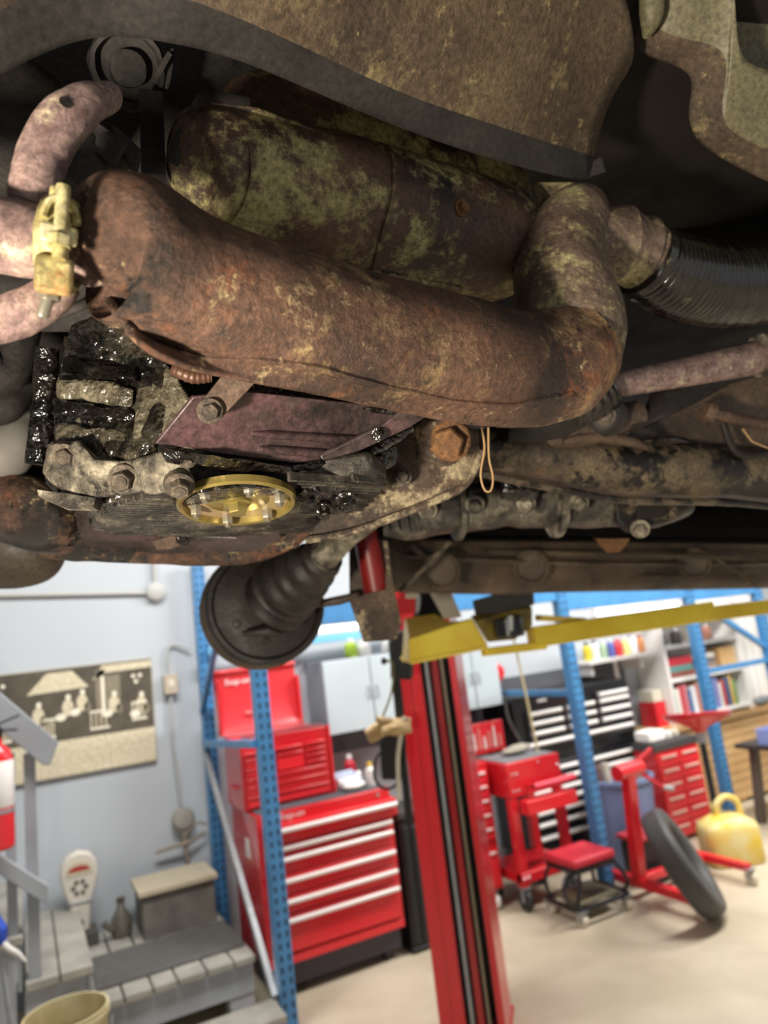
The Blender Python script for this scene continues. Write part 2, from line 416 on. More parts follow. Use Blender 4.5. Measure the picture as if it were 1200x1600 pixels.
# outer skin beyond the arch
b = MB().grid([[at(1120,200,.84), at(1215,265,.88), at(1360,300,.92)], [at(1110,90,.83), at(1230,130,.86), at(1360,150,.9)], [at(1080,-20,.80), at(1230,-30,.82), at(1360,-30,.86)], [at(1060,-300,.76), at(1230,-300,.78), at(1340,-300,.8)]])
b = MB().grid([on_(b.v[i*3:i*3+3], .7) for i in range(4)])
b.build('outer_skin', g_olive, VAN, sub=2, solid=.003)
b = MB().tube([at(1163,158,.83), at(1180,170,.835), at(1215,198,.84)], [.004, .008, .009], 12, flat=.5)
b.build('skin_slot', g_dark, VAN)
b = MB(); P, R = smooth([at(1012,-60,.735), at(1018,20,.75), at(1008,60,.765)], [.010, .013, .003], 6); b.tube(P, R, 12); b.build('arch_gusset', g_olive, VAN)
# dark inner wheel well behind the arch
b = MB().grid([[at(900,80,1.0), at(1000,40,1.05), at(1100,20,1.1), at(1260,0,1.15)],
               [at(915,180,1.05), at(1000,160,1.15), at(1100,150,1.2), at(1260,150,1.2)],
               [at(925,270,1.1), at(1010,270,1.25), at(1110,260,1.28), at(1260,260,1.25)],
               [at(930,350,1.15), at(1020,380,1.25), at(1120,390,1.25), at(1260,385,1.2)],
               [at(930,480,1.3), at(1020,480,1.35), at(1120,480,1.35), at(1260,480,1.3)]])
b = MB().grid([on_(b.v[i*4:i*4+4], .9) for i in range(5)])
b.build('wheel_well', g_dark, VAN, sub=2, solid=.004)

# --- soot covered tinware behind the left hand pipes
b = MB().grid([[at(x, y, d) for x, d in ((-700,.62), (-120,.70),(0,.72),(120,.74),(270,.74),(300,.70),(460,.78),(640,.95))] for y in (-60, 60, 160, 250, 360, 520)])
b.rough(.006, 9); b.build('engine_tin', g_soot, VAN, sub=1, solid=.003)
b = MB(); P, R = smooth([at(-90,215,.66), at(-20,205,.64), at(50,200,.63), at(95,215,.66)], [.062, .064, .055, .02], 6); P, R = back(P, R, .3); b.tube(P, R, 28); b.build('blower_housing', g_soot, VAN)
ax = (CAM-at(200,108,.6)).normalized()
b = MB().lathe([(.034,-.06), (.034,0), (.031,.006), (.027,.006), (.026,-.004), (.016,-.004), (.015,.008), (.011,.010), (.004,.010)], at(200,108,.64), ax, 32); b.rough(.003, 40); b.build('pulley_boss', g_soot, VAN)
b = MB().bar(at(262,88,.6), at(245,118,.6), .004, .02, ax); b.bar(at(268,86,.61), at(262,130,.61), .003, .02, ax); b.build('tin_clip', g_soot, VAN)
b = MB().bar(at(236,150,.64), at(240,280,.6), .02, .012, ax); b.build('tin_rib', g_soot, VAN)
# bracket made of two square plates with a bolt head
n0 = (at(180,232,.50)-CAM).normalized()
pl, pb = plate('square_plate', [(138,215,.505), (152,190,.505), (200,222,.505), (176,258,.505), (150,238,.50)], g_soot, .005, bevel=.001)
plate('square_plate', [(172,196,.525), (178,192,.525), (220,232,.525), (212,262,.52), (200,255,.52)], g_soot, .008, bevel=.001)
hexbolt(VAN, at(163,222,.503), -n0, .0065, .003, g_soot, washer=False)
b = MB(); P, R = smooth([at(98,300,.50), at(118,262,.51), at(150,240,.52), at(190,240,.55)], [.016,.018,.017,.012], 6); b.tube(P, R, 16); b.build('tin_neck', g_soot, VAN)

# --- heat exchanger
pts = [(150,388,.425,46), (160,386,.425,72), (180,384,.43,112), (215,402,.44,118), (300,448,.465,110), (420,490,.505,108), (560,527,.56,101), (700,560,.625,97), (800,577,.69,91), (868,571,.72,88), (905,545,.74,74)]
P, R = px(pts); P, R = smooth(P, R, 8)
ex = MB().tube(P, R, 48); ex.rough(.0018, 26)
EXo = ex.build('heat_exchanger', g_rust, VAN); ext = bvh(ex)
# pressed seam flange
seam = [(172,470), (192,500), (222,524), (270,548), (330,560), (400,562), (480,572), (560,592), (640,612), (720,628), (800,633), (870,618)]
SP = [hit(ext, x, y, .0005)[0] for x, y in seam]; SP = [p for p in SP if p is not None]
P, R = smooth(SP, [.0028]*len(SP), 5); MB().tube(P, R, 8).rough(.0008, 60).build('seam_flange', g_rust, EXo)
# lower shell hanging below the flange
lo = []; 
for x, y0, y1 in ((196,505,520), (222,524,550), (270,548,575), (340,562,590), (420,566,606), (520,588,622), (620,612,644), (700,632,662), (780,640,672), (850,632,664), (900,606,640)):
    d = dex(x); hp = hit(ext, x, y0-3, .0004)[0]
    lo.append((hp if hp is not None else at(x, y0, d-.03), (hit(ext, x, (y0+y1)/2, .0015)[0] or at(x, (y0+y1)/2+2, d-.022)), at(x, y1, d-.012), at(x+6, y1-8, d+.03)))
b = MB().grid([[c[k] for c in lo] for k in range(4)]); b.build('lower_shell', g_rust, EXo, sub=2, solid=.002)
# collar to the clamp
b = MB(); c0 = at(132,392,.418); c1 = at(152,390,.426); b.tube([c0, c0*.5+c1*.5, c1], [.0205,.021,.0205], 32); b.rough(.0008, 60); b.build('collar', g_pipe, EXo)
for i, (x, y) in enumerate(((392,505), (640,545), (700,530))): pass

# --- elbow, collar and ribbed hose
pts = [(900,552,.745,72), (896,510,.755,80), (882,462,.77,78), (874,415,.79,68), (884,372,.81,60), (905,338,.83,52), (925,318,.84,30)]
P, R = px(pts); P, R = smooth(P, R, 7); el = MB().tube(P, R, 36).rough(.002, 22)
EL = el.build('outlet_elbow', g_elbow, VAN)
pts = [(905,372,.83,50), (945,380,.845,54), (965,384,.85,60), (972,386,.852,54), (985,391,.86,52), (1000,396,.865,56), (1004,398,.866,50), (1022,405,.87,50)]
P, R = px(pts); MB().tube(P, R, 32).rough(.0015, 30).build('outlet_collar', g_elbow, EL)
pts = [(1002,404,.865,53), (1035,424,.885,59), (1075,438,.91,62), (1120,445,.94,63), (1170,444,.975,62), (1240,436,1.02,60)]
P, R = px(pts); P, R = smooth(P, R, 28)
for k in range(240): P.append(P[-1]+(P[-1]-P[-2]).normalized()*.002); R.append(R[-1])
L = 0; RR = []
for i, p in enumerate(P):
    if i: L += (p-P[i-1]).length
    RR.append(R[i] + (.0016*math.sin(2*math.pi*L/.0078) if i > 10 else .003))
MB().tube(P, RR, 40).build('ribbed_hose', m_hose, VAN, ang=80, label='black ribbed heater hose')

# --- muffler tank with upper shell, flange and strap
pts = [(296,262,.60,20), (300,262,.603,60), (316,262,.61,84), (345,266,.625,94), (430,292,.66,99), (540,322,.71,99), (650,350,.77,95), (735,372,.82,90), (775,383,.85,84), (792,388,.865,66), (798,390,.868,30)]
P, R = px(pts); P, R = smooth(P, R, 6); tk = MB().tube(P, R, 44).rough(.0016, 20)
TK = tk.build('muffler', g_tank, VAN); tkt = bvh(tk)
pts = [(380,185,.70,40), (400,190,.70,74), (500,232,.74,80), (620,274,.80,82), (720,310,.86,78), (780,335,.90,70), (800,342,.91,30)]
P, R = px(pts); P, R = smooth(P, R, 6); MB().tube(P, R, 36).rough(.002, 20).build('upper_shell', g_tank, TK)
fl = [(330,160), (400,168), (480,198), (560,222), (620,240), (680,272), (740,306), (790,328), (822,345), (828,355), (820,362)]
ds = [.585, .60, .625, .66, .69, .725, .765, .80, .82, .825, .83]
b = MB(); up = [at(x, y, d) for (x, y), d in zip(fl, ds)]
b.grid([[p+ray(x, y)*.0 for p, (x, y) in zip(up, fl)], [at(x+6, y+13, d+.01) for (x, y), d in zip(fl, ds)], [at(x+5, y+10, d+.05) for (x, y), d in zip(fl, ds)]])
b.rough(.002, 40); b.build('flange', g_tank, TK, solid=.003)
sp = [at(268,255,.60), at(285,215,.595), at(312,165,.59), (at(322,154,.59)), at(350,156,.59), at(390,164,.60)]
b = MB(); P, R = smooth(sp, [.0065]*6, 5); b.tube(P, R, 10, flat=.35, updir=FWD); b.build('hanger_strap', g_soot, TK)
ln = []
for x, y in ((611,238), (614,270), (613,300), (607,330), (598,360), (590,392), (582,420)):
    h, n = hit(tkt, x, y, .001)
    if h is not None: ln.append(h)
if len(ln) > 2: P, R = smooth(ln, [.0022]*len(ln), 5); MB().tube(P, R, 6).build('tank_seam', g_tank, TK)
ln = []
for x, y in ((335,325), (352,352), (400,378), (470,398), (560,418), (640,435), (720,449)):
    h, n = hit(tkt, x, y, .001)
    if h is not None: ln.append(h)
if len(ln) > 2: P, R = smooth(ln, [.003]*len(ln), 5); MB().tube(P, R, 6).build('bottom_flange', g_tank, TK)
h, n = hit(tkt, 720, 325, 0)
if h is not None: hexbolt(TK, h, n, .006, .008, g_rustbolt)

# --- exhaust pipes and clamp on the left
pts = [(48,318,.425,34), (54,290,.425,36), (66,245,.43,38), (92,198,.435,37), (125,168,.445,33), (150,156,.455,26), (168,150,.47,22)]
P, R = px(pts); P, R = smooth(P, R, 7); b = MB().tube(P, R, 28).rough(.0012, 40); EP = b.build('exhaust_pipe', g_pipe, VAN, label='pink rusty exhaust pipe bend')
h, n = hit(bvh(b), 103, 160, .0002)
if h is not None: MB().lathe([(.0042, -.002), (.0038, .0004), (.001, .0004)], h, n, 9).rough(.001, 300).build('rust_hole', g_dark, EP)
pts = [(-120,352,.40,58), (-40,362,.405,58), (40,375,.41,57), (78,382,.414,54)]
P, R = px(pts); P, R = back(*smooth(P, R, 5), .35); MB().tube(P, R, 32).rough(.0012, 40).build('exhaust_pipe', g_pipe, VAN)
pts = [(98,440,.43,28), (80,462,.43,32), (45,484,.425,34), (0,500,.42,34), (-70,515,.41,34)]
P, R = px(pts); P, R = onr(*smooth(P, R, 5), .35); MB().tube(P, R, 24).rough(.0012, 40).build('exhaust_pipe', g_pipe, VAN)
pts = [(160,455,.50,6), (120,480,.50,8), (60,500,.50,8), (0,515,.49,8)]
P, R = px(pts); P, R = smooth(P, R, 4); MB().tube(P, R, 12).build('exhaust_hanger', g_soot, VAN)
paxis = (at(132,392,.418)-at(-40,362,.405)).normalized()
cc = at(95,384,.414)
b = MB()
def band(c, ax_, r, w_, a0, a1, th, n=22):
    u = (Z - ax_*Z.dot(ax_)).normalized(); v2 = ax_.cross(u)
    vs = []; fs = []
    for i in range(n+1):
        a = a0+(a1-a0)*i/n; e = u*math.cos(a)+v2*math.sin(a)
        for rr, ww in ((r, -w_/2), (r+th, -w_*.42), (r+th, w_*.42), (r, w_/2)):
            vs.append(c+e*rr+ax_*ww)
    for i in range(n):
        for k in range(4):
            fs.append((i*4+k, i*4+(k+1) % 4, i*4+4+(k+1) % 4, i*4+4+k))
    fs += [(0,1,2,3), (n*4+3, n*4+2, n*4+1, n*4)]
    return vs, fs
for a0, a1 in ((.12, math.pi-.12), (math.pi+.12, 2*math.pi-.12)):
    b.add(*band(cc, paxis, .0225, .0195, a0, a1, .0035))
b.rough(.0005, 90)
CL = b.build('pipe_clamp', g_mustard, VAN, label='yellow zinc pipe clamp')
ct = bvh(b)
# lug arches, bolt and nut on the near face
tow = (CAM-cc).normalized(); ud = (at(95,330,.4)-at(88,440,.4)).normalized(); sd = ud.cross(tow).normalized()
b = MB(); arch = []
for i in range(13):
    a = math.pi*i/12; arch.append(at(94,345,.392) + sd*math.cos(a)*.0085 + ud*(math.sin(a)*.013))
b.tube(arch, [.0024]*13, 8, flat=1.5, updir=tow); b.build('lug_arch', g_mustard, CL)
b = MB().obox(at(92,366,.386), (sd, ud, tow), (.019, .011, .009)); b.obox(at(94,303,.40), (sd, ud, tow), (.011, .008, .011)); b.build('lug', g_mustard, CL, bevel=.002)
b = MB().lathe([(.0037, 0), (.0037, .040)], at(92,405,.384), ud, 12); b.build('clamp_bolt', g_mustard, CL)
b = MB().lathe([(.0066, 0), (.0066, .006), (.0055, .007)], at(92,386,.384), ud, 6); b.build('clamp_nut', g_mustard, CL)
b = MB().obox(at(84,430,.393), (sd, ud, tow), (.020, .022, .012)); b.rough(.001, 60); b.build('lug', g_mustard, CL, bevel=.003)
b = MB().lathe([(.0035, -.002), (.0035, .012), (.003, .013)], at(76,462,.396), -ud*.9-sd*.2, 12); b.lathe([(.006, 0), (.006, .005)], at(78,455,.396), -ud, 6); b.build('clamp_bolt', m_nut, CL)

# --- engine case
ux = CU; vx = CV
pc = at(371,783,.64); zs = pc.z + .012                     # sump floor height
b = MB()
fill_outline = [(-700,300,.95), (520,440,.98), (660,630,1.02), (610,760,1.0), (560,810,.98), (430,840,.95), (90,862,.95), (40,800,.95), (-700,780,.95)]
plate('engine_dark_fill', fill_outline, g_dark, .25)  # added dark block that stands in for the darkness behind the engine parts
def blob(name, poly, d0, th, m_, amp=.004, sc=22, bevel=.006, cuts=5, parent=VAN):
    """a cast lump: outline at its own depth, pushed back, bevelled and roughened"""
    P = [at(x, y, d) for x, y, d in poly]; c = sum(P, V())/len(P)
    back = (c-CAM).normalized()*th
    bb = MB().prism(P, back)
    me = bpy.data.meshes.new('t'); me.from_pydata([tuple(p) for p in bb.v], [], bb.f)
    bm = bmesh.new(); bm.from_mesh(me); bmesh.ops.recalc_face_normals(bm, faces=bm.faces)
    bmesh.ops.bevel(bm, geom=list(bm.edges), offset=bevel, segments=2, affect='EDGES', profile=.6)
    bmesh.ops.triangulate(bm, faces=[f for f in bm.faces if len(f.verts) > 4])
    bmesh.ops.subdivide_edges(bm, edges=[e for e in bm.edges if e.calc_length() > .012], cuts=cuts, use_grid_fill=True)
    out = MB(); out.v = [v.co.copy() for v in bm.verts]; bm.verts.index_update()
    out.f = [tuple(v.index for v in f.verts) for f in bm.faces]; out.mi = [0]*len(out.f)
    bm.free(); bpy.data.meshes.remove(me)
    out.rough(amp, sc)
    return out.build(name, m_, parent, ang=70), out
EN, enb = blob('crankcase', [(108,505,.636), (190,478,.62), (262,565,.607), (302,622,.597), (248,700,.59), (250,760,.597), (130,800,.612), (62,760,.632), (84,690,.635), (90,580,.642)], 0, .14, g_oil, .005, 20)
blob('case_boss', [(110,515,.635), (150,495,.63), (165,545,.625), (120,560,.63)], 0, .05, g_black, .005, 60, .005)
blob('case_rib', [(95,560,.63), (210,570,.61), (215,600,.60), (95,585,.62)], 0, .05, g_black, .005, 70, .004)
blob('case_rib', [(85,622,.63), (205,640,.60), (205,660,.60), (82,648,.62)], 0, .05, g_black, .005, 70, .004)
blob('case_panel', [(90,590,.635), (205,605,.605), (205,636,.603), (88,620,.632)], 0, .05, g_case, .004, 45, .004)
blob('case_panel', [(85,660,.63), (200,672,.60), (195,735,.60), (140,720,.615), (85,690,.63)], 0, .05, g_case, .004, 40, .004)
blob('case_wing', [(215,590,.615), (262,570,.605), (300,625,.59), (246,698,.585), (205,690,.595)], 0, .06, g_case, .003, 30, .005)
# dusty mounting face with bolts
FA, fab = blob('mounting_face', [(78,690,.60), (125,688,.595), (148,715,.59), (205,720,.585), (245,712,.58), (270,730,.58), (215,770,.585), (150,778,.595), (100,770,.605), (62,740,.61)], 0, .05, g_dirtalloy, .004, 35, .004)
fat = bvh(fab)
def boltat(tree, x, y, r, h, m_, fallback, n=None):
    p, nn = hit(tree, x, y, -.002)
    if p is None: p = at(x, y, fallback); nn = (CAM-p).normalized()
    nn = n if n is not None else (nn*.5+(CAM-p).normalized()*.5-Z*.3).normalized()
    return hexbolt(VAN, p, nn, r, h, m_)
boltat(fat, 100, 712, .0075, .007, g_bolt, .60)
boltat(fat, 192, 748, .009, .012, g_bolt, .585)
plate('case_lug', [(58,765,.60), (150,778,.595), (145,792,.59), (95,790,.595), (60,775,.60)], g_dirtalloy, .012)
# sump: flat floor with cooling fins running lengthwise
def su(u, v, z=zs): return V((pc.x, pc.y, z)) + ux*u + vx*v
SPOLY = [onz(x, y, zs) for x, y in ((136,812), (160,785), (235,762), (330,752), (480,750), (585,738), (606,752), (560,800), (480,826), (300,832), (170,826))]
b = MB(); b.prism([*SPOLY], (0, 0, .022)); b.rough(.0015, 30)
SU = b.build('sump', g_sump, VAN, bevel=.006)
SP2 = [((p-pc).dot(ux), (p-pc).dot(vx)) for p in SPOLY]
def crossing(v):
    out = []
    for (u0, v0), (u1, v1) in zip(SP2, SP2[1:]+SP2[:1]):
        if (v0-v)*(v1-v) < 0: out.append(u0+(u1-u0)*(v-v0)/(v1-v0))
    return sorted(out)
v = min(q[1] for q in SP2)+.006
while v < max(q[1] for q in SP2)-.004:
    cr_ = crossing(v)
    if len(cr_) >= 2:
        a0, a1 = cr_[0]+.004, cr_[-1]-.004; segs = [(a0, a1)]
        if abs(v) < .057:
            h_ = math.sqrt(.058**2-v*v); segs = [(a0, -h_), (h_, a1)]
        for u0, u1 in segs:
            if u1-u0 > .012: MB().obox(su((u0+u1)/2, v, zs-.002), (ux, vx, Z), (u1-u0, .0042, .009)).rough(.0008, 40).build('cooling_fin', g_sump, SU, bevel=.0012)
    v += .0092
blob('sump_shoulder', [(205,720,.575), (262,705,.57), (300,735,.57), (300,765,.575), (225,770,.58)], 0, .06, g_dirtalloy, .004, 35, .004)
for x, y, r in ((280,757,.0085), (292,712,.007)):
    hexbolt(VAN, at(x, y, .572), (CAM-at(x, y, .57)).normalized()*.6-Z*.5, r, .011, g_bolt)
for x, y, d, r in ((478,778,.655,.008), (541,782,.70,.0085), (506,795,.69,.006)):
    hexbolt(VAN, at(x, y, d), (CAM-at(x, y, d)).normalized()*.6-Z*.6, r, .012, g_black)
# oil strainer plate
pn = (Z + FWD*.17).normalized()
pu = (ux-pn*ux.dot(pn)).normalized(); pv = pn.cross(pu)
MB().lathe([(.047, .012), (.047, .001)], pc, Z, 40).build('gasket', g_black, VAN)
PL = MB().lathe([(.050, .0045), (.0535, .003), (.0535, -.003), (.0515, -.005), (.0485, -.004), (.047, .0015), (.030, .0015), (.028, .0), (.002, .0)], pc, pn, 56).build('strainer_plate', [m_gold], VAN, label='round gold zinc oil strainer plate')
MB().lathe([(.0465, .002), (.0465, .0008), (.029, .0008), (.029, .002)], pc, pn, 48).build('plate_recess', m_goldpink, PL)
MB().lathe([(.0125, .002), (.0125, -.003), (.011, -.004)], pc, pn, 20).build('drain_boss', m_gold, PL)
MB().lathe([(.0092, .0), (.0092, -.011), (.0082, -.0125)], pc, pn, 6).build('drain_plug', m_gold, PL)
for k in range(6):
    a = math.radians(18+60*k); q = pc+(pu*math.cos(a)+pv*math.sin(a))*.0385
    MB().lathe([(.0052, .002), (.0052, -.007), (.0045, -.008)], q, pn, 6).lathe([(.0028, 0), (.0028, -.011)], q, pn, 10).build('acorn_nut', m_nut, PL)

# --- purple cooling tin with straps
tp = [(243,694,.555), (302,620,.545), (380,612,.56), (648,640,.70), (590,690,.68), (520,716,.655), (460,724,.63), (330,706,.575)]
TN, tb = plate('cooling_tin', tp, g_purple, .004, bevel=.001, label='purple painted cooling tin'); tt = bvh(tb)
for (x0, y0, x1, y1) in ((392,676,612,690), (402,700,560,712)):
    P = []
    for k in range(9):
        t = k/8; h, n = hit(tt, x0+(x1-x0)*t, y0+(y1-y0)*t, .0008)
        if h is not None: P.append(h)
    if len(P) > 2: MB().tube(P, [.002]+[.0045]*(len(P)-2)+[.002], 10).build('pressed_bead', g_purple, TN)
plate('strap', [(360,572,.525), (402,578,.54), (402,596,.54), (342,658,.545), (312,655,.54), (306,640,.54)], g_brown, .004, bevel=.001)
hexbolt(VAN, at(328,642,.538), (CAM-at(328,642,.538)).normalized()-Z*.2, .0068, .006, g_bolt)
plate('strap', [(640,632,.64), (690,636,.66), (640,668,.665), (560,706,.65), (505,720,.635), (500,712,.635), (600,665,.65)], g_purple, .004, bevel=.001)
hexbolt(VAN, at(592,679,.648), (CAM-at(592,679,.648)).normalized(), .0045, .003, g_black)
blob('tin_flange', [(245,698,.55), (330,712,.56), (460,730,.62), (462,742,.625), (380,738,.60), (310,728,.57), (262,722,.56)], 0, .02, g_black, .002, 80, .002)
b = MB(); P, R = smooth([at(455,728,.64), at(530,722,.66), at(585,702,.68), at(640,668,.71)], [.006]*4, 5); b.tube(P, R, 10).rough(.001, 100).build('tin_edge', g_black, VAN)
MB().tube([at(560-200,600,.60), at(450,618,.62), at(560,632,.66), at(640,642,.69)], [.006,.007,.007,.006], 10).rough(.001, 90).build('tin_lip', g_black, VAN)
b = MB(); P, R = smooth([at(268,575,.58), at(300,588,.585), at(330,588,.59)], [.005,.006,.005], 16)
R = [r+.0004*math.sin(i*1.6) for i, r in enumerate(R)]; b.tube(P, R, 16).build('pushrod_tube', mat('copper_tube', '#5f4335', .45, .2), VAN)
# lumpy oil-caked hose between sump and bracket
pts = [(470,770,.66,22), (505,752,.67,26), (540,735,.69,28), (575,715,.71,30), (605,705,.73,24)]
P, R = px(pts); P, R = smooth(P, R, 14); R = [r*(1+.10*math.sin(i*1.1)) for i, r in enumerate(R)]
MB().tube(P, R, 20).rough(.003, 60).build('oily_hose', g_black, VAN)

# --- black pipes on the left edge
for pts, m_ in (([(75,545,.68,16), (70,600,.68,17), (66,660,.68,17), (58,726,.68,18)], g_black),
                ([(110,530,.68,8), (100,600,.67,9), (92,680,.66,9)], g_black),
                ([(-40,560,.75,40), (10,585,.76,30), (35,520,.78,26), (45,440,.8,24)], g_soot),
                ([(-60,720,.85,44), (0,712,.85,42), (25,690,.86,36), (40,660,.88,28), (52,600,.9,24)], mat('grey_duct', '#85817b', .6, var=.2, vscale=20)),
                ([(-60,640,.8,24), (0,640,.8,26), (30,610,.82,24), (48,560,.84,22)], g_soot)):
    P, R = px(pts); P, R = smooth(P, R, 6)
    if pts[0][0] < 0: P, R = back(P, R, .5)
    MB().tube(P, R, 18).rough(.002, 40).build('duct_pipe', m_, VAN)

# --- far heat exchanger and its tin
pts = [(-60,770,.88,52), (0,788,.86,55), (45,803,.86,56), (82,825,.87,46), (110,845,.88,26)]
P, R = px(pts); P, R = back(*smooth(P, R, 6), .4); MB().tube(P, R, 28).rough(.003, 20).build('far_exchanger', g_rust, VAN)
pts = [(70,852,.92,20), (150,858,.93,20), (260,862,.95,20), (340,862,.97,22), (400,852,.99,26), (450,832,1.0,26), (485,805,1.02,22)]
P, R = px(pts); P, R = smooth(P, R, 6); MB().tube(P, R, 20).rough(.002, 25).build('tail_pipe', g_rust, VAN)
plate('far_tin', [(118,800,.86), (200,798,.80), (420,812,.82), (440,840,.93), (400,862,.95), (250,866,.93), (95,850,.90)], g_purple, .004, bevel=.001)
MB().tube([at(150,826,.855), at(260,834,.86), at(370,840,.865)], [.002,.003,.002], 8).build('pressed_bead', g_purple, VAN)
plate('strap', [(238,846,.88), (280,834,.875), (300,838,.875), (296,846,.88), (268,858,.885), (244,858,.885)], g_brown, .004)
for x, y, d in ((112,838,.87), (286,842,.868)): hexbolt(VAN, at(x, y, d), (CAM-at(x, y, d)).normalized()-Z*.4, .006, .006, g_black)
blob('oil_clump', [(140,795,.76), (180,800,.76), (230,812,.77), (215,820,.77), (140,818,.77)], 0, .03, g_black, .003, 60, .003)
pts = [(-160,846,1.25,70), (-20,850,1.25,70), (40,852,1.25,66), (80,852,1.25,50), (100,852,1.25,14)]
P, R = px(pts); P, R = back(*smooth(P, R, 8), .5); MB().tube(P, R, 36).build('bumper_end', grime('bumper_dust', [(.2, '#4a4238'), (.8, '#655a4b')], 8, .6, [], .1, 60), VAN)

# --- rear mounting bracket with a big bolt
BR, brb = blob('mount_bracket', [(478,842,.80), (500,812,.79), (600,745,.78), (618,690,.78), (640,660,.78), (700,650,.80), (748,672,.82), (752,706,.82), (728,752,.81), (690,776,.80), (560,826,.80), (500,846,.80)], 0, .035, g_bracket, .0018, 26, .004)
brt = bvh(brb)
b = MB(); P = [at(478,844,.792), at(560,828,.79), at(690,778,.79), at(730,753,.80), at(754,706,.81)]; P, R = smooth(P, [.0045]*5, 6)
b.tube(P, R, 8).build('bracket_lip', g_bracket, BR)
plate('washer_plate', [(646,672,.760), (660,652,.760), (732,658,.772), (732,700,.772), (714,724,.768), (690,730,.764), (653,714,.758)], g_bracket, .006, bevel=.002, parent=BR)
nb = (CAM-at(698,694,.77)).normalized()
b = MB().lathe([(.0225,-.004), (.0225,.003), (.020,.005)], at(703,689,.765), nb, 32); b.build('flange_washer', g_rustbolt, BR)
b = MB().lathe([(.0185,0), (.0185,.014), (.0155,.017), (.004,.0172)], at(698,694,.763), nb, 6); b.rough(.0006, 60); b.build('hex_bolt', g_rustbolt, BR, label='big rusty hex bolt head')
hexbolt(BR, at(628,745,.772), (CAM-at(628,745,.77)).normalized(), .0075, .01, g_bolt)
P = [at(752,668,.79), at(757,700,.79), at(751,740,.79), at(757,765,.79), at(767,766,.79), at(770,745,.79), at(764,715,.79), at(763,668,.79)]
P, R = smooth(P, [.0012]*8, 6); MB().tube(P, R, 6).build('tie_wire', m_wire, VAN)

# --- suspension behind
pts = [(740,700,1.0,34), (800,708,1.02,38), (880,722,1.06,42), (980,735,1.10,46), (1060,735,1.14,48), (1150,738,1.2,46), (1260,748,1.28,48)]
P, R = px(pts); P, R = onr(*smooth(P, R, 6), .8); TA = MB().tube(P, R, 24, flat=.9).rough(.002, 16).build('trailing_arm', g_arm, VAN)
P = [at(775,668,1.0), at(900,684,1.05), at(980,700,1.08), at(1060,692,1.12)]; P, R = smooth(P, [.008,.01,.008,.004], 6)
MB().tube(P, R, 10).build('brake_cable', g_brown, VAN)
plate('arm_gusset', [(1000,690,1.1), (1040,684,1.11), (1120,715,1.13), (1200,712,1.18), (1200,760,1.18), (1060,765,1.12)], g_arm, .02, bevel=.004)
pts = [(940,612,.98,19), (960,602,.99,20), (1060,583,1.04,23), (1180,560,1.11,26), (1260,545,1.16,27)]
P, R = px(pts); P, R = onr(P, R, .6); AX = MB().tube(P, R, 28).rough(.001, 30).build('torsion_tube', g_pipe, VAN)
b = MB().tube([at(1188,556,1.1), at(1216,552,1.11)], [.034,.034], 24); b.build('tube_clamp', g_dirtalloy, AX)
pts = [(955,605,.98,26), (935,620,.98,28), (900,640,.97,30), (850,655,.97,34), (790,662,.97,30)]
P, R = px(pts); P, R = smooth(P, R, 5); MB().tube(P, R, 20).rough(.003, 24).build('pivot_housing', g_dark, VAN)
pts = [(850,690,1.02,18), (930,665,1.03,30), (1000,645,1.04,20)]
P, R = px(pts); P, R = smooth(P, R, 5); MB().tube(P, R, 16).rough(.004, 24).build('rubber_mount', g_brown, VAN)
plate('spring_plate', [(960,690,1.16), (1090,628,1.16), (1140,600,1.17), (1500,500,1.35), (1500,730,1.35), (1130,705,1.16), (1060,684,1.15)], g_sill, .008, bevel=.002)
P = [at(1112,645,1.10), at(1150,655,1.11), at(1260,676,1.14)]; MB().tube(P, [.010,.009,.009], 14).lathe([(.016,0), (.016,.012), (.013,.016)], P[0], (P[0]-P[1]), 20).build('brake_rod', g_brown, VAN)
P = [at(1160,670,1.09), at(1175,690,1.09), at(1200,700,1.1)]; MB().tube(P, [.0015]*3, 6).build('straw', m_wire, VAN)
P = [at(1130,660,1.12), at(1145,700,1.12), at(1170,712,1.12), at(1220,705,1.14)]; P, R = smooth(P, [.006]*4, 5); MB().tube(P, R, 8).build('brake_hose', g_dark, VAN)
pts = [(600,810,1.22,26), (660,802,1.22,34), (740,795,1.22,36), (800,790,1.23,34), (870,788,1.24,38), (940,788,1.25,36), (1010,790,1.26,34), (1070,786,1.28,24)]
P, R = px(pts); P, R = smooth(P, R, 6); GB = MB().tube(P, R, 24).rough(.010, 14).build('gearbox', g_sump, VAN)
plate('gearbox_web', [(960,775,1.2), (1080,760,1.22), (1060,812,1.21), (985,832,1.2), (965,815,1.2)], g_arm, .02, bevel=.004)
plate('gearbox_panel', [(1000,778,1.19), (1050,772,1.195), (1040,808,1.19), (995,812,1.19)], g_dark, .01, bevel=.003)
MB().tube([at(785,762,1.15), at(810,764,1.15), at(832,768,1.16)], [.02,.021,.018], 16).rough(.003, 50).build('gearbox_plug', g_black, VAN)
for x, y, d in ((668,796,1.165), (742,788,1.165), (822,786,1.17), (905,784,1.175), (1000,826,1.185)):
    p_ = at(x, y, d); hexbolt(GB, p_, (CAM-p_).normalized()-Z*.3, .011, .014, g_dirtalloy)
gdir = (at(940,788,1.25)-at(870,788,1.24)).normalized()
MB().lathe([(.040,-.008), (.056,-.006), (.056,.006), (.040,.008)], at(868,790,1.235), gdir, 32).rough(.003, 30).build('case_flange', g_dirtalloy, GB)
MB().lathe([(.044,-.006), (.052,-.005), (.052,.005), (.044,.006)], at(715,798,1.22), gdir, 32).rough(.003, 30).build('case_flange', g_sump, GB)
for k in range(5):
    MB().bar(at(600+k*16,792-k,1.18), at(606+k*16,828,1.19), .004, .02, FWD).build('case_fin', g_sump, GB)
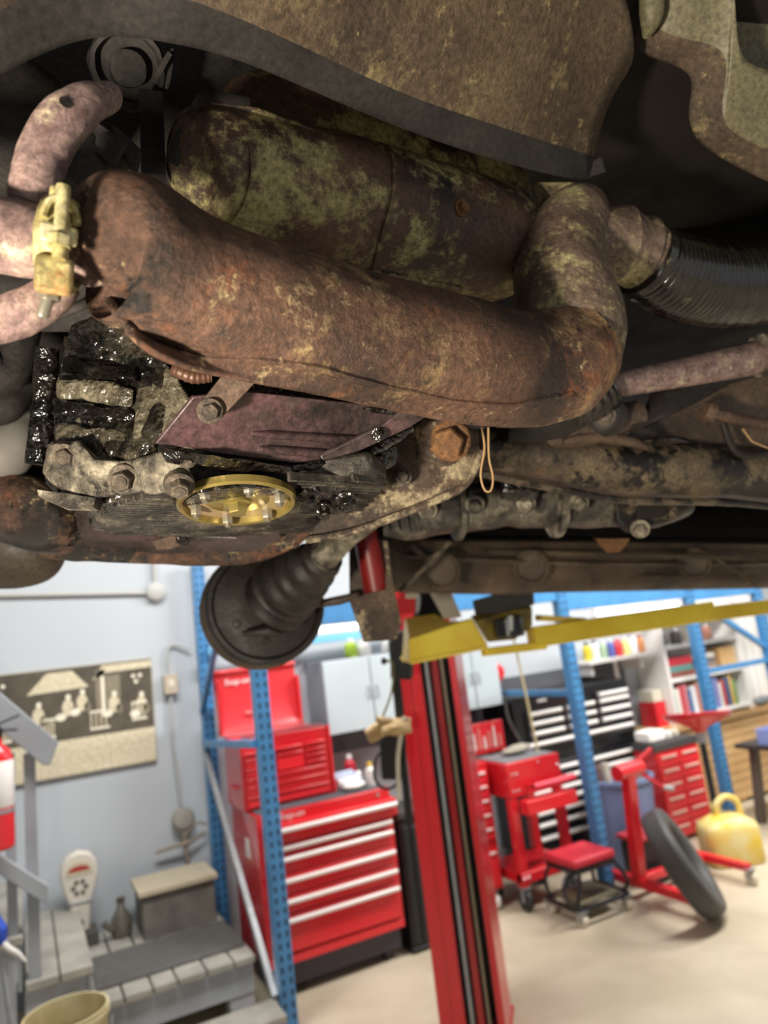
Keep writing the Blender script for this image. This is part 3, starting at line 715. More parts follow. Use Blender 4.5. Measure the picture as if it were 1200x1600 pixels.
P, R = smooth([at(745,738,.985), at(800,750,1.0), at(880,766,1.03), at(980,782,1.07), at(1060,784,1.11), at(1150,786,1.17), at(1260,798,1.25)], [.006]*7, 6)
MB().tube(P, R, 8).rough(.001, 40).build('arm_lip', g_arm, TA)
P, R = smooth([at(760,670,1.005), at(830,676,1.02), at(900,690,1.05), at(980,700,1.08)], [.005]*4, 6)
MB().tube(P, R, 8).build('arm_lip', g_dark, TA)
nb_ = 26; P, R = smooth([at(952,607,.965), at(925,626,.96), at(890,642,.955)], [.020,.026,.024], 13)
R = [r*(1+.10*math.cos(i*1.3)) for i, r in enumerate(R)]; MB().tube(P, R, 24).build('bushing_boot', m_boot, VAN, ang=80)
p_ = at(946,650,1.01); MB().lathe([(.026,-.02), (.03,-.01), (.03,.01), (.022,.018), (.012,.02)], p_, (CAM-p_), 24).build('bushing', m_boot, VAN)
hexbolt(VAN, at(946,650,.99), (CAM-p_).normalized(), .010, .010, g_bolt)
P, R = smooth([at(880,690,1.0), at(930,682,1.01), at(985,690,1.03), at(1010,700,1.05)], [.006,.008,.008,.004], 5); MB().tube(P, R, 10).build('brake_cable', g_brown, VAN)
P, R = smooth([at(985,668,1.03), at(1020,640,1.05), at(1030,618,1.07), at(1060,612,1.09)], [.010,.012,.012,.008], 5); MB().tube(P, R, 12).build('vent_hose', g_dark, VAN)
for k, (x, y, d) in enumerate(((690,892,1.84), (830,886,2.0), (1085,880,2.24))):
    p_ = at(x, y, d); MB().lathe([(.05,0), (.05,.006), (.042,.009), (.036,.004), (.002,.004)], p_, (CAM-p_).normalized()-Z*.2, 28).build('body_plug', g_sill, VAN)
for (x0, y0, x1, y1, d) in ((640,852,720,915,1.86), (760,862,1180,872,2.0), (900,900,1190,904,2.2), (1100,862,1180,915,2.28)):
    MB().bar(at(x0, y0, d), at(x1, y1, d+.12*(x1-x0)/300), .012, .02, FWD).rough(.003, 12).build('sill_rib', g_sill, VAN)
# dark cross beam and underbody wall behind it
b = MB(); b.grid([[at(540,770,1.9), at(700,760,1.9), at(900,750,1.95), at(1260,740,2.0)], [at(540,842,1.5), at(700,845,1.52), at(900,846,1.56), at(1260,850,1.62)], [at(540,838,1.52), at(700,840,1.54), at(900,842,1.58), at(1260,846,1.64)]])
b = MB().grid([on_(b.v[i*4:i*4+4], 1.6) for i in range(3)])
b.build('cross_beam', g_dark, VAN, solid=.01)
sill_lo = [(600,925,1.85), (640,925,1.9), (760,930,2.0), (840,926,2.08), (1000,924,2.22), (1120,921,2.34), (1290,918,2.5)]
b = MB(); b.grid([[at(x, 700, d+.25) for x, y, d in sill_lo], [at(x, 790, d+.1) for x, y, d in sill_lo], [at(x, 850, d) for x, y, d in sill_lo], [at(x, 898, d+.02) for x, y, d in sill_lo], [at(x, y, d+.02) for x, y, d in sill_lo], [at(x, y-2, d+.10) for x, y, d in sill_lo]])
b = MB().grid([on_(b.v[i*7:i*7+7], 1.6) for i in range(6)]); b.rough(.008, 6); b.build('sill', g_sill, VAN, sub=1, solid=.006)
P = [at(610,868,1.9), at(760,875,1.95), at(900,880,2.1), at(1100,882,2.28), at(1260,880,2.4)]; P, R = smooth(P, [.012]*5, 4); MB().tube(P, R, 8, flat=.5).build('sill_rib', g_sill, VAN)
plate('jacking_bracket', [(930,842,1.56), (985,842,1.57), (970,862,1.57), (950,864,1.57)], g_rustbolt, .02)
P = [at(702,846,1.6), at(660,890,1.6), at(625,924,1.6)]; MB().tube(P, [.006]*3, 10).build('drain_tube', g_arm, VAN)

# --- far wheel hub: drum, boot, shaft, shock absorber
dc = at(418,944,1.47); dn = (-CV*.80 - CU*.15 + Z*.10 + (CAM-dc).normalized()*.55).normalized()
b = MB().lathe([(.118,-.06), (.124,-.05), (.126,-.012), (.122,-.004), (.114,-.002), (.108,-.010), (.090,-.006), (.070,.002), (.05,.004), (.01,.004)], dc, dn, 56).rough(.0015, 14)
DR = b.build('brake_drum', m_boot, VAN); drt = bvh(b)
for x, y in ((405,985), (415,1000), (462,980), (370,975), (450,960)):
    h, n = hit(drt, x, y, -.002)
    if h is not None: hexbolt(DR, h, n, .007, .007, m_boot)
h0 = at(420,985,1.40); MB().tube([at(380,990,1.41), h0, at(440,992,1.41)], [.006,.012,.006], 10).build('brake_cylinder', m_boot, DR)
pts = [(430,940,1.44,50), (446,922,1.42,52), (460,910,1.38,48), (474,898,1.35,43), (488,886,1.32,38), (502,874,1.30,32), (510,866,1.29,28)]
P, R = px(pts); P, R = smooth(P, R, 12); n_ = len(R)
R = [r*(1+.09*math.cos(i/n_*2*math.pi*6)) for i, r in enumerate(R)]
BT = MB().tube(P, R, 32).build('axle_boot', m_boot, VAN, ang=80)
pts = [(505,870,1.29,26), (516,862,1.28,22), (545,838,1.25,16), (590,805,1.2,16)]
P, R = px(pts); MB().tube(P, R, 20).build('drive_shaft', g_dirtalloy, VAN)
plate('shock_bracket', [(545,842,1.56), (600,842,1.56), (612,930,1.56), (624,985,1.55), (618,1000,1.55), (568,1004,1.55), (546,940,1.55)], g_sill, .012, bevel=.003)
plate('shock_shield', [(598,845,1.5), (606,845,1.5), (612,900,1.5), (628,975,1.48), (620,998,1.48), (568,1003,1.48), (545,936,1.48), (580,926,1.48), (602,922,1.49), (604,890,1.5)], g_bracket, .006, bevel=.002)
pts = [(570,830,1.52,19), (578,870,1.52,20), (588,925,1.52,20)]
P, R = px(pts); MB().tube(P, R, 20).build('shock_absorber', m_shock, VAN)
P = [at(490,945,1.5), at(530,938,1.5), at(560,930,1.5)]; MB().tube(P, [.008,.010,.008], 10).build('hub_link', g_sill, VAN)
# tyre-side glimpse behind the drum
b = MB().lathe([(.128,-.10), (.130,-.09), (.130,-.07), (.12,-.062)], dc, dn, 40); b.build('drum_rim', g_sill, DR)

# ================================================================== THE LIFT
cl = V((1.54, 2.97, 0)); cw_ = V((.757, -.653, 0)).normalized(); cn = V((-cw_.y, cw_.x, 0))
if cn.dot(V((0, 0, 0))-cl) < 0: cn = -cn
cb = -cn
LIFT = thing('two_post_lift', 'red post of a two-post vehicle lift with yellow arms holding up the van', 'vehicle lift', cl+cw_*.14)
def cp(s_, t, z): return cl + cw_*s_ + cb*t + Z*z       # s across the post, t away from the opening
CH = 2.9
b = MB()
b.prism([cp(0,0,0), cp(.115,0,0), cp(.115,.012,0), cp(.012,.012,0), cp(.012,.238,0), cp(.268,.238,0), cp(.268,.012,0), cp(.25,.012,0), cp(.25,0,0), cp(.28,0,0), cp(.28,.25,0), cp(0,.25,0)], (0,0,CH))
b.build('column', m_red, LIFT, bevel=.004)
MB().prism([cp(.05,-.004,0), cp(.062,-.004,0), cp(.062,.004,0), cp(.05,.004,0)], (0,0,CH)).build('column_fold', m_red, LIFT, bevel=.003)
b = MB(); b.prism([cp(.155,.06,0), cp(.185,.06,0), cp(.185,.08,0), cp(.155,.08,0)], (0,0,CH)); b.build('inner_track', m_red, LIFT)
b = MB(); b.prism([cp(.014,.2,0), cp(.266,.2,0), cp(.266,.236,0), cp(.014,.236,0)], (0,0,CH)); b.build('inner_liner', m_black, LIFT)
b = MB(); b.prism([cp(.112,.014,0), cp(.118,.014,0), cp(.118,.2,0), cp(.112,.2,0)], (0,0,CH)); b.prism([cp(.246,.014,0), cp(.252,.014,0), cp(.252,.2,0), cp(.246,.2,0)], (0,0,CH)); b.build('track_wall', m_black, LIFT)
MB().tube([cp(.138,.03,.03), cp(.138,.03,2.8)], .011, 14).build('lifting_cable', m_steel, LIFT)
MB().tube([cp(.212,.03,.03), cp(.212,.03,2.8)], .009, 14).build('lifting_cable', mat('dull_rod', '#8a7f6c', .4, .6), LIFT)
b = MB(); b.prism([cp(-.004,-.01,0), cp(.284,-.01,0), cp(.284,.32,0), cp(-.004,.32,0)], (0,0,.02)); b.build('base_plate', m_red, LIFT, bevel=.003)
# near arm: a yellow channel with open end and gusset
def A(x, y, d): return at(x, y, d)
def yplate(name, pts, th=.012, m_=None):
    P = [at(*p) for p in pts]; c = sum(P, V())/len(P); n = V()
    for i in range(len(P)): n += (P[i]-c).cross(P[(i+1) % len(P)]-c)
    n.normalize()
    if n.dot(c-CAM) < 0: n = -n
    return MB().prism(P, n*th).build(name, m_ or m_yellow, LIFT, bevel=.003)
yplate('arm_face', [(637,999,2.42), (737,966,2.38), (762,1008,2.38), (640,1033,2.42)])
yplate('arm_top', [(633,965,2.62), (680,959,2.62), (702,972,2.5), (737,966,2.39), (640,1000,2.43)], .01)
yplate('arm_end', [(632,965,2.63), (640,1000,2.425), (641,1033,2.425), (628,1034,2.63)], .01)
yplate('arm_gusset', [(640,968,2.6), (668,985,2.5), (668,990,2.5), (642,974,2.6)], .01)
yplate('arm_floor', [(625,1026,2.66), (641,1033,2.42), (762,1008,2.38), (745,1006,2.6)], .012)
# pad bracket and pad
yplate('pad_bracket', [(742,972,2.34), (800,955,2.32), (832,950,2.36), (832,978,2.38), (805,1000,2.36), (762,1004,2.36)], .05, mat('dirty_yellow', '#8f7a22', .5, col2='#4a3f1c', vscale=12))
MB().lathe([(.045,0), (.05,.006), (.05,.06), (.04,.066)], at(797,996,2.33), Z, 28).build('pad_screw', m_blackm, LIFT)
MB().tube([at(797,985,2.29), at(797,962,2.29)], .010, 10).build('pad_pin', m_chrome, LIFT)
b = MB(); P = [at(738,938,2.34), at(775,928,2.3), at(834,925,2.34), at(836,945,2.36), at(780,957,2.32), at(742,962,2.36)]
b.prism(P, (at(790,940,2.4)-CAM).normalized()*.14); b.rough(.004, 30); b.build('rubber_pad', m_rub, LIFT, bevel=.006)
b = MB(); P = [at(750,925,2.36), at(778,916,2.34), at(800,920,2.34), at(780,932,2.34)]; b.prism(P, (at(790,940,2.4)-CAM).normalized()*.10); b.build('rubber_wedge', m_rub, LIFT, bevel=.004)
# long arm
p0 = at(798,1004,2.46); p1 = at(1010,972,2.62); p2 = at(1108,955,2.7); p3 = at(1280,938,2.86)
b = MB().bar(p0*.0+at(830,996,2.47), p2, .07, .072); b.build('long_arm', m_yellow, LIFT, bevel=.004)
MB().bar(at(1085,962,2.69), p3, .055, .056).build('arm_extension', m_yellow, LIFT, bevel=.004)
MB().bar(at(755,1019,2.45), at(850,1008,2.48), .065, .028).build('arm_tongue', m_yellow, LIFT, bevel=.003)
MB().bar(at(836,965,2.6), at(915,970,2.56), .03, .022).build('arm_restraint', m_yellow, LIFT, bevel=.002)
# carriage bits beside the post top
yplate('carriage_plate', [(616,940,2.75), (628,926,2.72), (652,926,2.72), (650,958,2.72), (622,962,2.74)], .02, m_red2)
MB().tube([at(634,931,2.70), at(652,930,2.70)], .011, 12).build('carriage_pin', m_cream, LIFT)
yplate('carriage_guard', [(672,926,2.6), (704,924,2.6), (722,963,2.56), (694,967,2.56)], .012, m_cream)
yplate('carriage_back', [(655,924,2.72), (676,924,2.7), (700,966,2.62), (650,962,2.7)], .02, m_blackm)
MB().tube([at(654,928,2.71), at(654,960,2.71)], .012, 10).build('carriage_post', m_steel, LIFT)
# power unit and hoses on the far side of the post
MB().bar(at(628,985,2.95), at(628,1060,2.95), .06, .09, cw_).build('power_unit', m_black, LIFT, bevel=.01)
MB().bar(at(608,1140,3.0), at(613,1215,3.0), .07, .08, cw_).build('oil_tank', m_black, LIFT, bevel=.01)
MB().bar(at(612,1000,3.0), at(640,1290,3.0), .02, .03, cw_).build('hose_rail', m_black, LIFT, bevel=.003)
for pts, m_, r in (([(612,1010,2.94), (622,1050,2.94), (630,1120,2.94), (632,1190,2.94), (620,1225,2.94), (600,1232,2.94), (585,1215,2.94), (588,1185,2.94), (600,1172,2.94)], m_black, .006),
                   ([(600,1033,2.93), (614,1038,2.93), (612,1080,2.93), (598,1120,2.93)], mat('olive_cord', '#7c7a50', .6), .005),
                   ([(632,1120,2.92), (622,1180,2.92), (624,1250,2.92)], m_cream, .009)):
    P, R = smooth([at(*p) for p in pts], [r]*len(pts), 6); MB().tube(P, R, 8).build('hose', m_, LIFT)
MB().lathe([(.013,-.01), (.013,.01)], at(600,1033,2.92), FWD, 16).build('hose_plug', m_black, LIFT)

# ================================================================== STAIRS AND LEFT CORNER
def boxed(name, a, b_, m_, parent=None, bevel=.003, **k): return MB().box(a, b_).build(name, m_, parent, bevel=bevel, **k)
LZ = .30
ST = thing('wooden_stairs', 'grey painted wooden stairs and landing against the grey wall', 'stairs', (.4, 4.2, 0))
wd = [.135]*0
xs = [.255, .375, .50, .61, .745, .875, .984]
for i in range(6):
    boxed('landing_plank', (xs[i]+.004, 3.74, LZ-.035), (xs[i+1]-.004, 4.72, LZ), m_greytop, ST, .006)
boxed('landing_fascia', (.25, 3.765, .13), (.97, 3.79, LZ-.037), m_grey, ST)
boxed('landing_side', (.945, 3.79, .0), (.97, 4.72, LZ-.037), m_grey, ST)
boxed('landing_leg', (.85, 3.77, 0), (.968, 3.86, .13), m_grey, ST)
boxed('landing_joist', (.25, 4.68, .0), (.944, 4.72, LZ-.037), m_grey, ST)
for k, (x0, x1, z) in enumerate(((-.02, .25, .49), (-.30, -.02, .68), (-.58, -.30, .87))):
    for j in range(2):
        a0 = x0+(x1-x0)*j/2+.003; a1 = x0+(x1-x0)*(j+1)/2-.003
        boxed('stair_tread', (a0, 3.68, z-.04), (a1, 4.72, z), m_greytop, ST, .006)
    boxed('stair_riser', (x1-.03, 3.72, z-.23 if k else .02), (x1-.008, 4.7, z-.042), m_grey, ST)
    boxed('stair_skirt', (x0, 3.70, .0), (x1-.032, 3.72, z-.042), m_grey, ST)
RY = 3.66
def rail(pp, name, m_=m_grey):
    P = [ony(x, y, RY) for x, y in pp]; return MB().prism(P, (0, .04, 0)).build(name, m_, ST, bevel=.004)
rail([(-60,1045), (0,1082), (92,1160), (78,1196), (68,1196), (0,1142), (-60,1095)], 'handrail')
rail([(-60,1300), (0,1336), (76,1384), (76,1416), (0,1368), (-60,1330)], 'lower_rail')
RY = 3.705
for x0, x1, zb_ in ((36, 53, .491), (6, 20, .491)):
    a = ony(x0, 1172, RY); c2 = ony(x1+2, 1172, RY)
    boxed('rail_post', (a.x, RY, zb_), (c2.x, RY+.06, a.z-.02), m_grey, ST)
# lower loose step
SB = thing('step_block', 'low grey wooden step in front of the landing beside the blue post', 'step', (.75, 3.45, 0))
a = (.40, 3.35); 
boxed('step_top', (.52, 3.36, .13), (1.0, 3.56, .165), m_greytop, SB, .006)
boxed('step_side', (.55, 3.38, 0), (.59, 3.54, .13), m_grey, SB); boxed('step_side', (.93, 3.38, 0), (.97, 3.54, .13), m_grey, SB)
tag(MB().box((.27, 3.88, LZ), (.97, 4.32, LZ+.012)).build('door_mat', m_mat, None, bevel=.004), 'dark grey rubber mat lying on the stair landing', 'mat')
# crate
CR = thing('step_stool_box', 'worn grey wooden box with pale lid on the landing', 'box', (.74, 4.5, LZ))
boxed('box_body', (.55, 4.36, LZ), (.94, 4.66, LZ+.22), mat('worn_grey_box', '#77746c', .7, col2='#5f5c55', vscale=9), CR)
boxed('lid', (.53, 4.34, LZ+.222), (.96, 4.68, LZ+.25), mat('pale_lid', '#c2b79e', .6, var=.1), CR)
# meter head on its block
PM = thing('parking_meter', 'cream parking meter head standing on a small block against the wall', 'parking meter', (.26, 4.6, LZ))
m_pm = mat('meter_cream', '#d6d0c3', .4, var=.06)
boxed('meter_block', (.20, 4.52, LZ), (.34, 4.68, LZ+.07), mat('block_dark', '#4e4a44', .6), PM)
mx, my = .255, 4.60
out = [(-.045, .37), (.045, .37), (.055, .52), (.085, .60), (.098, .66), (.090, .72), (.060, .765), (0, .785), (-.060, .765), (-.090, .72), (-.098, .66), (-.085, .60), (-.055, .52)]
MB().prism([V((mx+x, my-.04, z)) for x, z in out], (0, .08, 0)).build('meter_case', m_pm, PM, bevel=.012)
win = [(mx+.07*math.cos(t), my-.044, .665+.07*math.sin(t)) for t in [math.pi*i/14 for i in range(15)]]
MB().prism(win, (0, .004, 0)).build('meter_window', mat('meter_dial', '#c9bda2', .3), PM)
MB().prism([(mx+.055*math.cos(t), my-.046, .685+.028*math.sin(t)) for t in [math.pi*i/10 for i in range(11)]], (0, .003, 0)).build('meter_flag', mat('meter_red', '#a8362c', .4), PM)
for k in range(6):
    t = math.pi*2*k/6; MB().lathe([(.013,0), (.012,.003)], (mx+.032*math.cos(t), my-.04, .60+.032*math.sin(t)), (0, -1, 0), 14).build('dial_hole', mat('dial_hole', '#5c5850', .5), PM)
MB().lathe([(.016,0), (.013,.006)], (mx, my-.04, .42), (0, -1, 0), 16).build('meter_lock', mat('lock_dark', '#4a4844', .4, .6), PM)
boxed('coin_slot_band', (mx-.055, my-.045, .515), (mx+.055, my-.04, .53), m_steel, PM)
JG = thing('oil_jug', 'small dented metal jug standing on the landing beside the box', 'jug', (.46, 4.55, LZ))
m_jug = mat('dull_tin', '#8f8a7f', .45, .4, col2='#6d675c', vscale=14)
MB().lathe([(.04,0), (.055,.02), (.055,.09), (.022,.145), (.02,.175), (.024,.18)], (.46, 4.55, LZ), Z, 20).build('jug_body', m_jug, JG)
MB().lathe([(.022,0), (.022,.02)], (.46, 4.55, LZ+.18), Z, 14).build('jug_cap', mat('jug_cap', '#5a4c40', .5), JG)
MB().tube([V((.41, 4.53, LZ+.05)), V((.375, 4.52, LZ+.085)), V((.365, 4.52, LZ+.10))], [.016,.018,.02], 12).build('jug_spout', m_jug, JG)
# extinguisher on the rail post
FE = thing('fire_extinguisher', 'red fire extinguisher with white label hanging on the stair rail', 'fire extinguisher', ony(4, 1325, 3.58))
e0 = ony(-2, 1328, 3.58)
MB().lathe([(.05,0), (.062,.012), (.062,.36), (.05,.40), (.022,.425), (.02,.45)], e0, Z, 28).build('cylinder', m_red2, FE)
MB().lathe([(.0628,.17), (.0633,.171), (.0633,.355), (.0628,.356)], e0, Z, 28).build('paper_label', m_white, FE)
MB().lathe([(.0628,.145), (.0635,.147), (.0635,.16), (.0628,.162)], e0, Z, 28).build('strap_band', m_steel, FE)
MB().lathe([(.018,.45), (.022,.455), (.022,.49), (.01,.5)], e0, Z, 14).build('valve', m_blackm, FE)
b = MB(); b.bar(e0+V((-.02,0,.50)), e0+V((.09,-.02,.535)), .016, .008); b.bar(e0+V((-.02,0,.485)), e0+V((.08,-.02,.475)), .016, .008); b.build('trigger_handle', m_blackm, FE)
# bucket
bk = at(103, 1580, 2.45)
BK = thing('cream_bucket', 'stained cream plastic bucket in front of the stairs', 'bucket', (bk.x, bk.y, 0))
bz = bk.z
bo = (bk.x, bk.y, 0)
MB().lathe([(.10, 0), (.115, .01), (.135, bz-.03), (.142, bz-.03), (.142, bz-.015), (.137, bz-.012), (.140, bz), (.132, bz), (.128, bz-.03), (.105, .03), (.002, .03)], bo, Z, 36).build('pail', mat('bucket_cream', '#d9cfa8', .5, col2='#bba972', vscale=9), BK)
MB().lathe([(.112,.06), (.112,.10), (.002,.10)], bo, Z, 30).build('waste_oil', mat('waste_oil', '#2d2416', .2), BK)
P = [V((bk.x-.143*math.cos(t), bk.y-.143*math.sin(t)*.5-.07, bz-.03-.12*math.sin(t))) for t in [math.pi*i/12 for i in range(13)]]
MB().tube(P, .004, 6).build('bail_handle', m_steel, BK)
GG = thing('grease_gun', 'blue and white handled tool leaning against the stairs', 'hand tool', ony(12, 1640, 3.5))
MB().tube([ony(18, 1600, 3.55)*1.0, ony(4, 1500, 3.6)], .012, 10).build('rod', m_steel, GG)
P, R = smooth([ony(2, 1470, 3.58), ony(14, 1482, 3.57), ony(28, 1490, 3.57), ony(40, 1502, 3.57)], [.012,.012,.01,.005], 5); MB().tube(P, R, 10).build('spout', m_white, GG)
MB().tube([ony(-14, 1435, 3.6), ony(0, 1455, 3.58), ony(4, 1475, 3.58)], [.03,.03,.014], 14).build('grip', mat('grip_blue', '#2a50c0', .4), GG)
# wall fittings
CN = thing('wall_conduit', 'grey painted conduit with round junction box on the wall above the poster', 'conduit', (.3, WY-.02, 2.15))
a = ony(-60, 931, WY-.02); c2 = ony(236, 926, WY-.02); dpos = ony(243, 924, WY-.03)
m_cond = mat('conduit_grey', '#b4b5b2', .5)
MB().tube([a, c2], .016, 12).build('conduit_run', m_cond, CN)
MB().tube([dpos, ony(238, 800, WY-.02)], .016, 12).build('conduit_drop', m_cond, CN)
MB().lathe([(.06,-.03), (.06,.02), (.05,.028), (.002,.03)], dpos, (0,-1,0), 28).build('junction_box', m_cond, CN)
PO = thing('workshop_poster', 'sepia photographic panel of seated workers hanging on the grey wall', 'poster', (.3, WY-.01, 1.2))
x0, x1, z0, z1 = -.42, .735, 1.17, 1.80
boxed('poster_panel', (x0, WY-.03, z0), (x1, WY-.002, z1), mat('poster_edge', '#b9b09a', .6), PO)
pp = [mat('sepia_dark', '#5d5648', .6, col2='#4a4438', vscale=12), mat('sepia_light', '#e0d7bd', .6, col2='#c5b998', vscale=45), mat('sepia_mid', '#8f8670', .6, col2='#77705e', vscale=14), mat('sepia_pale', '#efe8d2', .6)]
b = MB(); yy = WY-.031
def pr(x, z, w_, h_, k, sh='r', lay=0):
    b.m = k; y = yy-.0004*lay
    if sh == 'r': pts = [(x, y, z), (x+w_, y, z), (x+w_, y, z+h_), (x, y, z+h_)]
    else: pts = [(x+w_*math.cos(t), y, z+h_*math.sin(t)) for t in [2*math.pi*i/12 for i in range(12)]]
    b.prism(pts, (0, .0003, 0))
pr(x0+.005, z0+.005, x1-x0-.01, z1-z0-.01, 0)
pr(x0+.005, z0+.005, x1-x0-.01, .20, 1, lay=1)
b.m = 1; b.prism([(.02, yy-.0004, 1.66), (.13, yy-.0004, 1.775), (.27, yy-.0004, 1.775), (.36, yy-.0004, 1.67)], (0,.0003,0)); b.prism([(.38, yy-.0004, 1.70), (.44, yy-.0004, 1.785), (.73, yy-.0004, 1.785), (.73, yy-.0004, 1.745), (.46, yy-.0004, 1.74)], (0,.0003,0))
pr(.40, 1.50, .055, .26, 2, lay=1); pr(.43, 1.48, .02, .24, 3, lay=2); pr(.45, 1.52, .09, .2, 2, lay=1)
for (x, z) in ((-.28,1.52), (-.16,1.50), (.08,1.535), (.24,1.56), (.32,1.58), (.50,1.545), (.66,1.52)):
    pr(x, z, .032, .05, 1, 'e', 2); pr(x+.004, z+.062, .014, .018, 3, 'e', 3); pr(x-.04, z-.05, .03, .022, 3, 'e', 3); pr(x+.03, z-.03, .02, .03, 2, 'e', 2)
for (x, z, w_) in ((.10,1.40,.07), (.36,1.41,.11), (-.12,1.41,.06), (.60,1.43,.09)):
    pr(x, z, w_, .012, 3, lay=3); pr(x, z+.10, w_, .012, 3, lay=3)
    for k in range(4): pr(x+w_*(k+.1)/4, z+.01, .008, .09, 1, lay=2)
for (x, z) in ((.62,1.70), (.66,1.70), (.635,1.665), (-.2,1.74), (-.1,1.73)): pr(x, z, .012, .012, 3, 'e', 3)
b.build('poster_print', pp, PO, flat=True)
WB = thing('switch_box', 'small beige electrical box with cables on the wall beside the blue rack', 'electrical box', (.85, WY-.02, .8))
boxed('box_case', (.80, WY-.06, 1.56), (.885, WY-.002, 1.68), mat('beige_box', '#b8ab98', .5), WB)
boxed('box_cover', (.825, WY-.066, 1.60), (.862, WY-.061, 1.645), m_cream, WB)
P, R = smooth([V((.84,WY-.03,1.68)), V((.835,WY-.03,1.80)), V((.87,WY-.03,1.87)), V((.98,WY-.04,1.82))], [.008]*4, 6); MB().tube(P, R, 8).build('cable', m_cond, WB)
P, R = smooth([V((.84,WY-.03,1.56)), V((.835,WY-.03,1.30)), V((.85,WY-.03,1.05)), V((.86,WY-.03,.885))], [.008]*4, 6); MB().tube(P, R, 8).build('cable', m_cond, WB)
HK = thing('wall_fitting', 'round grey metal disc with bent rods on the wall above the wooden box', 'wall fitting', (.86, WY-.05, .38))
MB().lathe([(.065,-.03), (.07,0), (.055,.022), (.002,.03)], (.865, WY-.045, .80), (0,-1,.15), 28).build('disc', mat('disc_grey', '#9a988f', .4, .2), HK)
m_hook = mat('hook_rust', '#8d8172', .6)
P, R = smooth([V((.69,WY-.05,.64)), V((.78,WY-.06,.655)), V((.88,WY-.06,.66)), V((1.0,WY-.05,.70))], [.009,.011,.012,.006], 5); MB().tube(P, R, 8).build('arm', m_hook, HK)
MB().tube([V((.86,WY-.05,.76)), V((.875,WY-.05,.55)), V((.895,WY-.05,.38))], [.014,.011,.008], 8).build('stem', m_hook, HK)
P, R = smooth([V((.86,WY-.06,.70)), V((.94,WY-.06,.76)), V((1.0,WY-.06,.74))], [.007]*3, 5); MB().tube(P, R, 8).build('arm', m_hook, HK)

# ================================================================== BLUE RACKING
def post(par, x, y, h=2.4, w_=.075, dirs=('f',)):
    boxed('upright', (x-w_/2, y-w_/2, 0), (x+w_/2, y+w_/2, h), m_blue, par, .004)
    boxed('foot_plate', (x-.045, y-.045, 0), (x+.045, y+.045, .008), m_steel, par, .001)
    b = MB(); z = .08
    while z < h-.05:
        for dx in (-.019, .019):
            b.prism([(x+dx-.007, y-w_/2-.0012, z+.012), (x+dx+.007, y-w_/2-.0012, z+.012), (x+dx+.004, y-w_/2-.0012, z-.014), (x+dx-.004, y-w_/2-.0012, z-.014)], (0, .0016, 0))
        b.prism([(x+w_/2+.0012, y-.012, z+.012), (x+w_/2+.0012, y+.006, z+.012), (x+w_/2+.0012, y+.002, z-.014), (x+w_/2+.0012, y-.008, z-.014)], (-.0016, 0, 0))
        z += .05
    b.build('slot_holes', m_slot, par, kind='stuff', flat=True)
RK = thing('pallet_rack', 'blue steel pallet rack upright frame between the stairs and red tool chest', 'rack', (1.06, 4.1, 0))
post(RK, 1.06, 3.55); post(RK, 1.045, 4.68)
MB().bar((1.008,3.56,1.30), (1.008,4.67,1.23), .03, .04).build('strut', m_blue, RK, bevel=.003)
MB().bar((1.008,3.56,.16), (1.008,4.67,1.18), .03, .04).build('diagonal_brace', m_steel, RK, bevel=.003)
MB().bar((1.008,4.67,1.42), (1.008,3.56,2.32), .03, .04).build('diagonal_brace', m_blue, RK, bevel=.003)
RK2 = thing('pallet_rack', 'blue steel pallet rack upright in front of the black tool chest', 'rack', (3.23, 4.2, 0))
post(RK2, 3.24, 3.74); 
boxed('wall_anchor', (3.185, 4.77, 1.19), (3.255, 4.799, 1.28), m_blue, RK2)
MB().bar((3.24,3.775,1.235), (3.22,4.77,1.235), .035, .04).build('strut', m_blue, RK2, bevel=.003)
RK3 = thing('pallet_rack', 'blue steel pallet rack frame in front of the white bookcase', 'rack', (5.2, 4.1, 0))
post(RK3, 4.91, 4.1); post(RK3, 5.78, 4.1)
MB().bar((4.945,4.1,1.17), (5.745,4.1,1.17), .04, .04).build('strut', m_blue, RK3, bevel=.003)
MB().bar((5.2,4.1,1.62), (5.75,4.1,1.28), .04, .04).build('diagonal_brace', m_blue, RK3, bevel=.003)
def beam(nm, label, p, q, h=.11, m_=m_blue):
    o = MB().bar(p, q, .05, h).build(nm, m_, None, bevel=.004); tag(o, label, 'beam'); return o
beam('rack_beam', 'blue rack beam between the left upright and the lift post', (1.10,3.55,1.90), (3.20,3.74,1.90))
beam('rack_beam', 'blue rack beam running from the black tool chest upright towards the bookcase', (3.28,3.74,1.84), (4.87,4.1,1.84), .13)
beam('rack_beam', 'pale blue rear rack beam along the wall above the grey cabinets', (1.06,4.62,1.79), (3.0,4.68,1.79), .05, m_bluepale)
beam('rack_beam', 'blue rack beam above the white panels beside the bookcase', (4.95,4.1,1.80), (5.74,4.1,1.80), .11)
def tubelamp(label, p, q):
    t = thing('tube_lamp', label, 'lamp', (V(p)+V(q))/2, 'tube lamps under the rack beams')
    p = V(p); q = V(q); d = (q-p).normalized()
    MB().tube([p+d*.02, q-d*.02], .019, 14).build('fluorescent_tube', m_lightemit, t)
    MB().bar(p+Z*.035, q+Z*.035, .07, .02).build('reflector', m_white, t, bevel=.003)
    for e in (p+d*.12, q-d*.12): MB().tube([e+Z*.045, V((e.x, e.y, 3.598))], .004, 6).build('hanger_rod', m_steel, t)
    for e in (p+d*.01, q-d*.01): MB().obox(e+Z*.005, (d, d.cross(Z), Z), (.02, .05, .05)).build('end_cap', m_white, t, bevel=.003)
tubelamp('lit fluorescent tube above the grey wall cabinet', (1.6,4.35,1.845), (2.5,4.37,1.845))
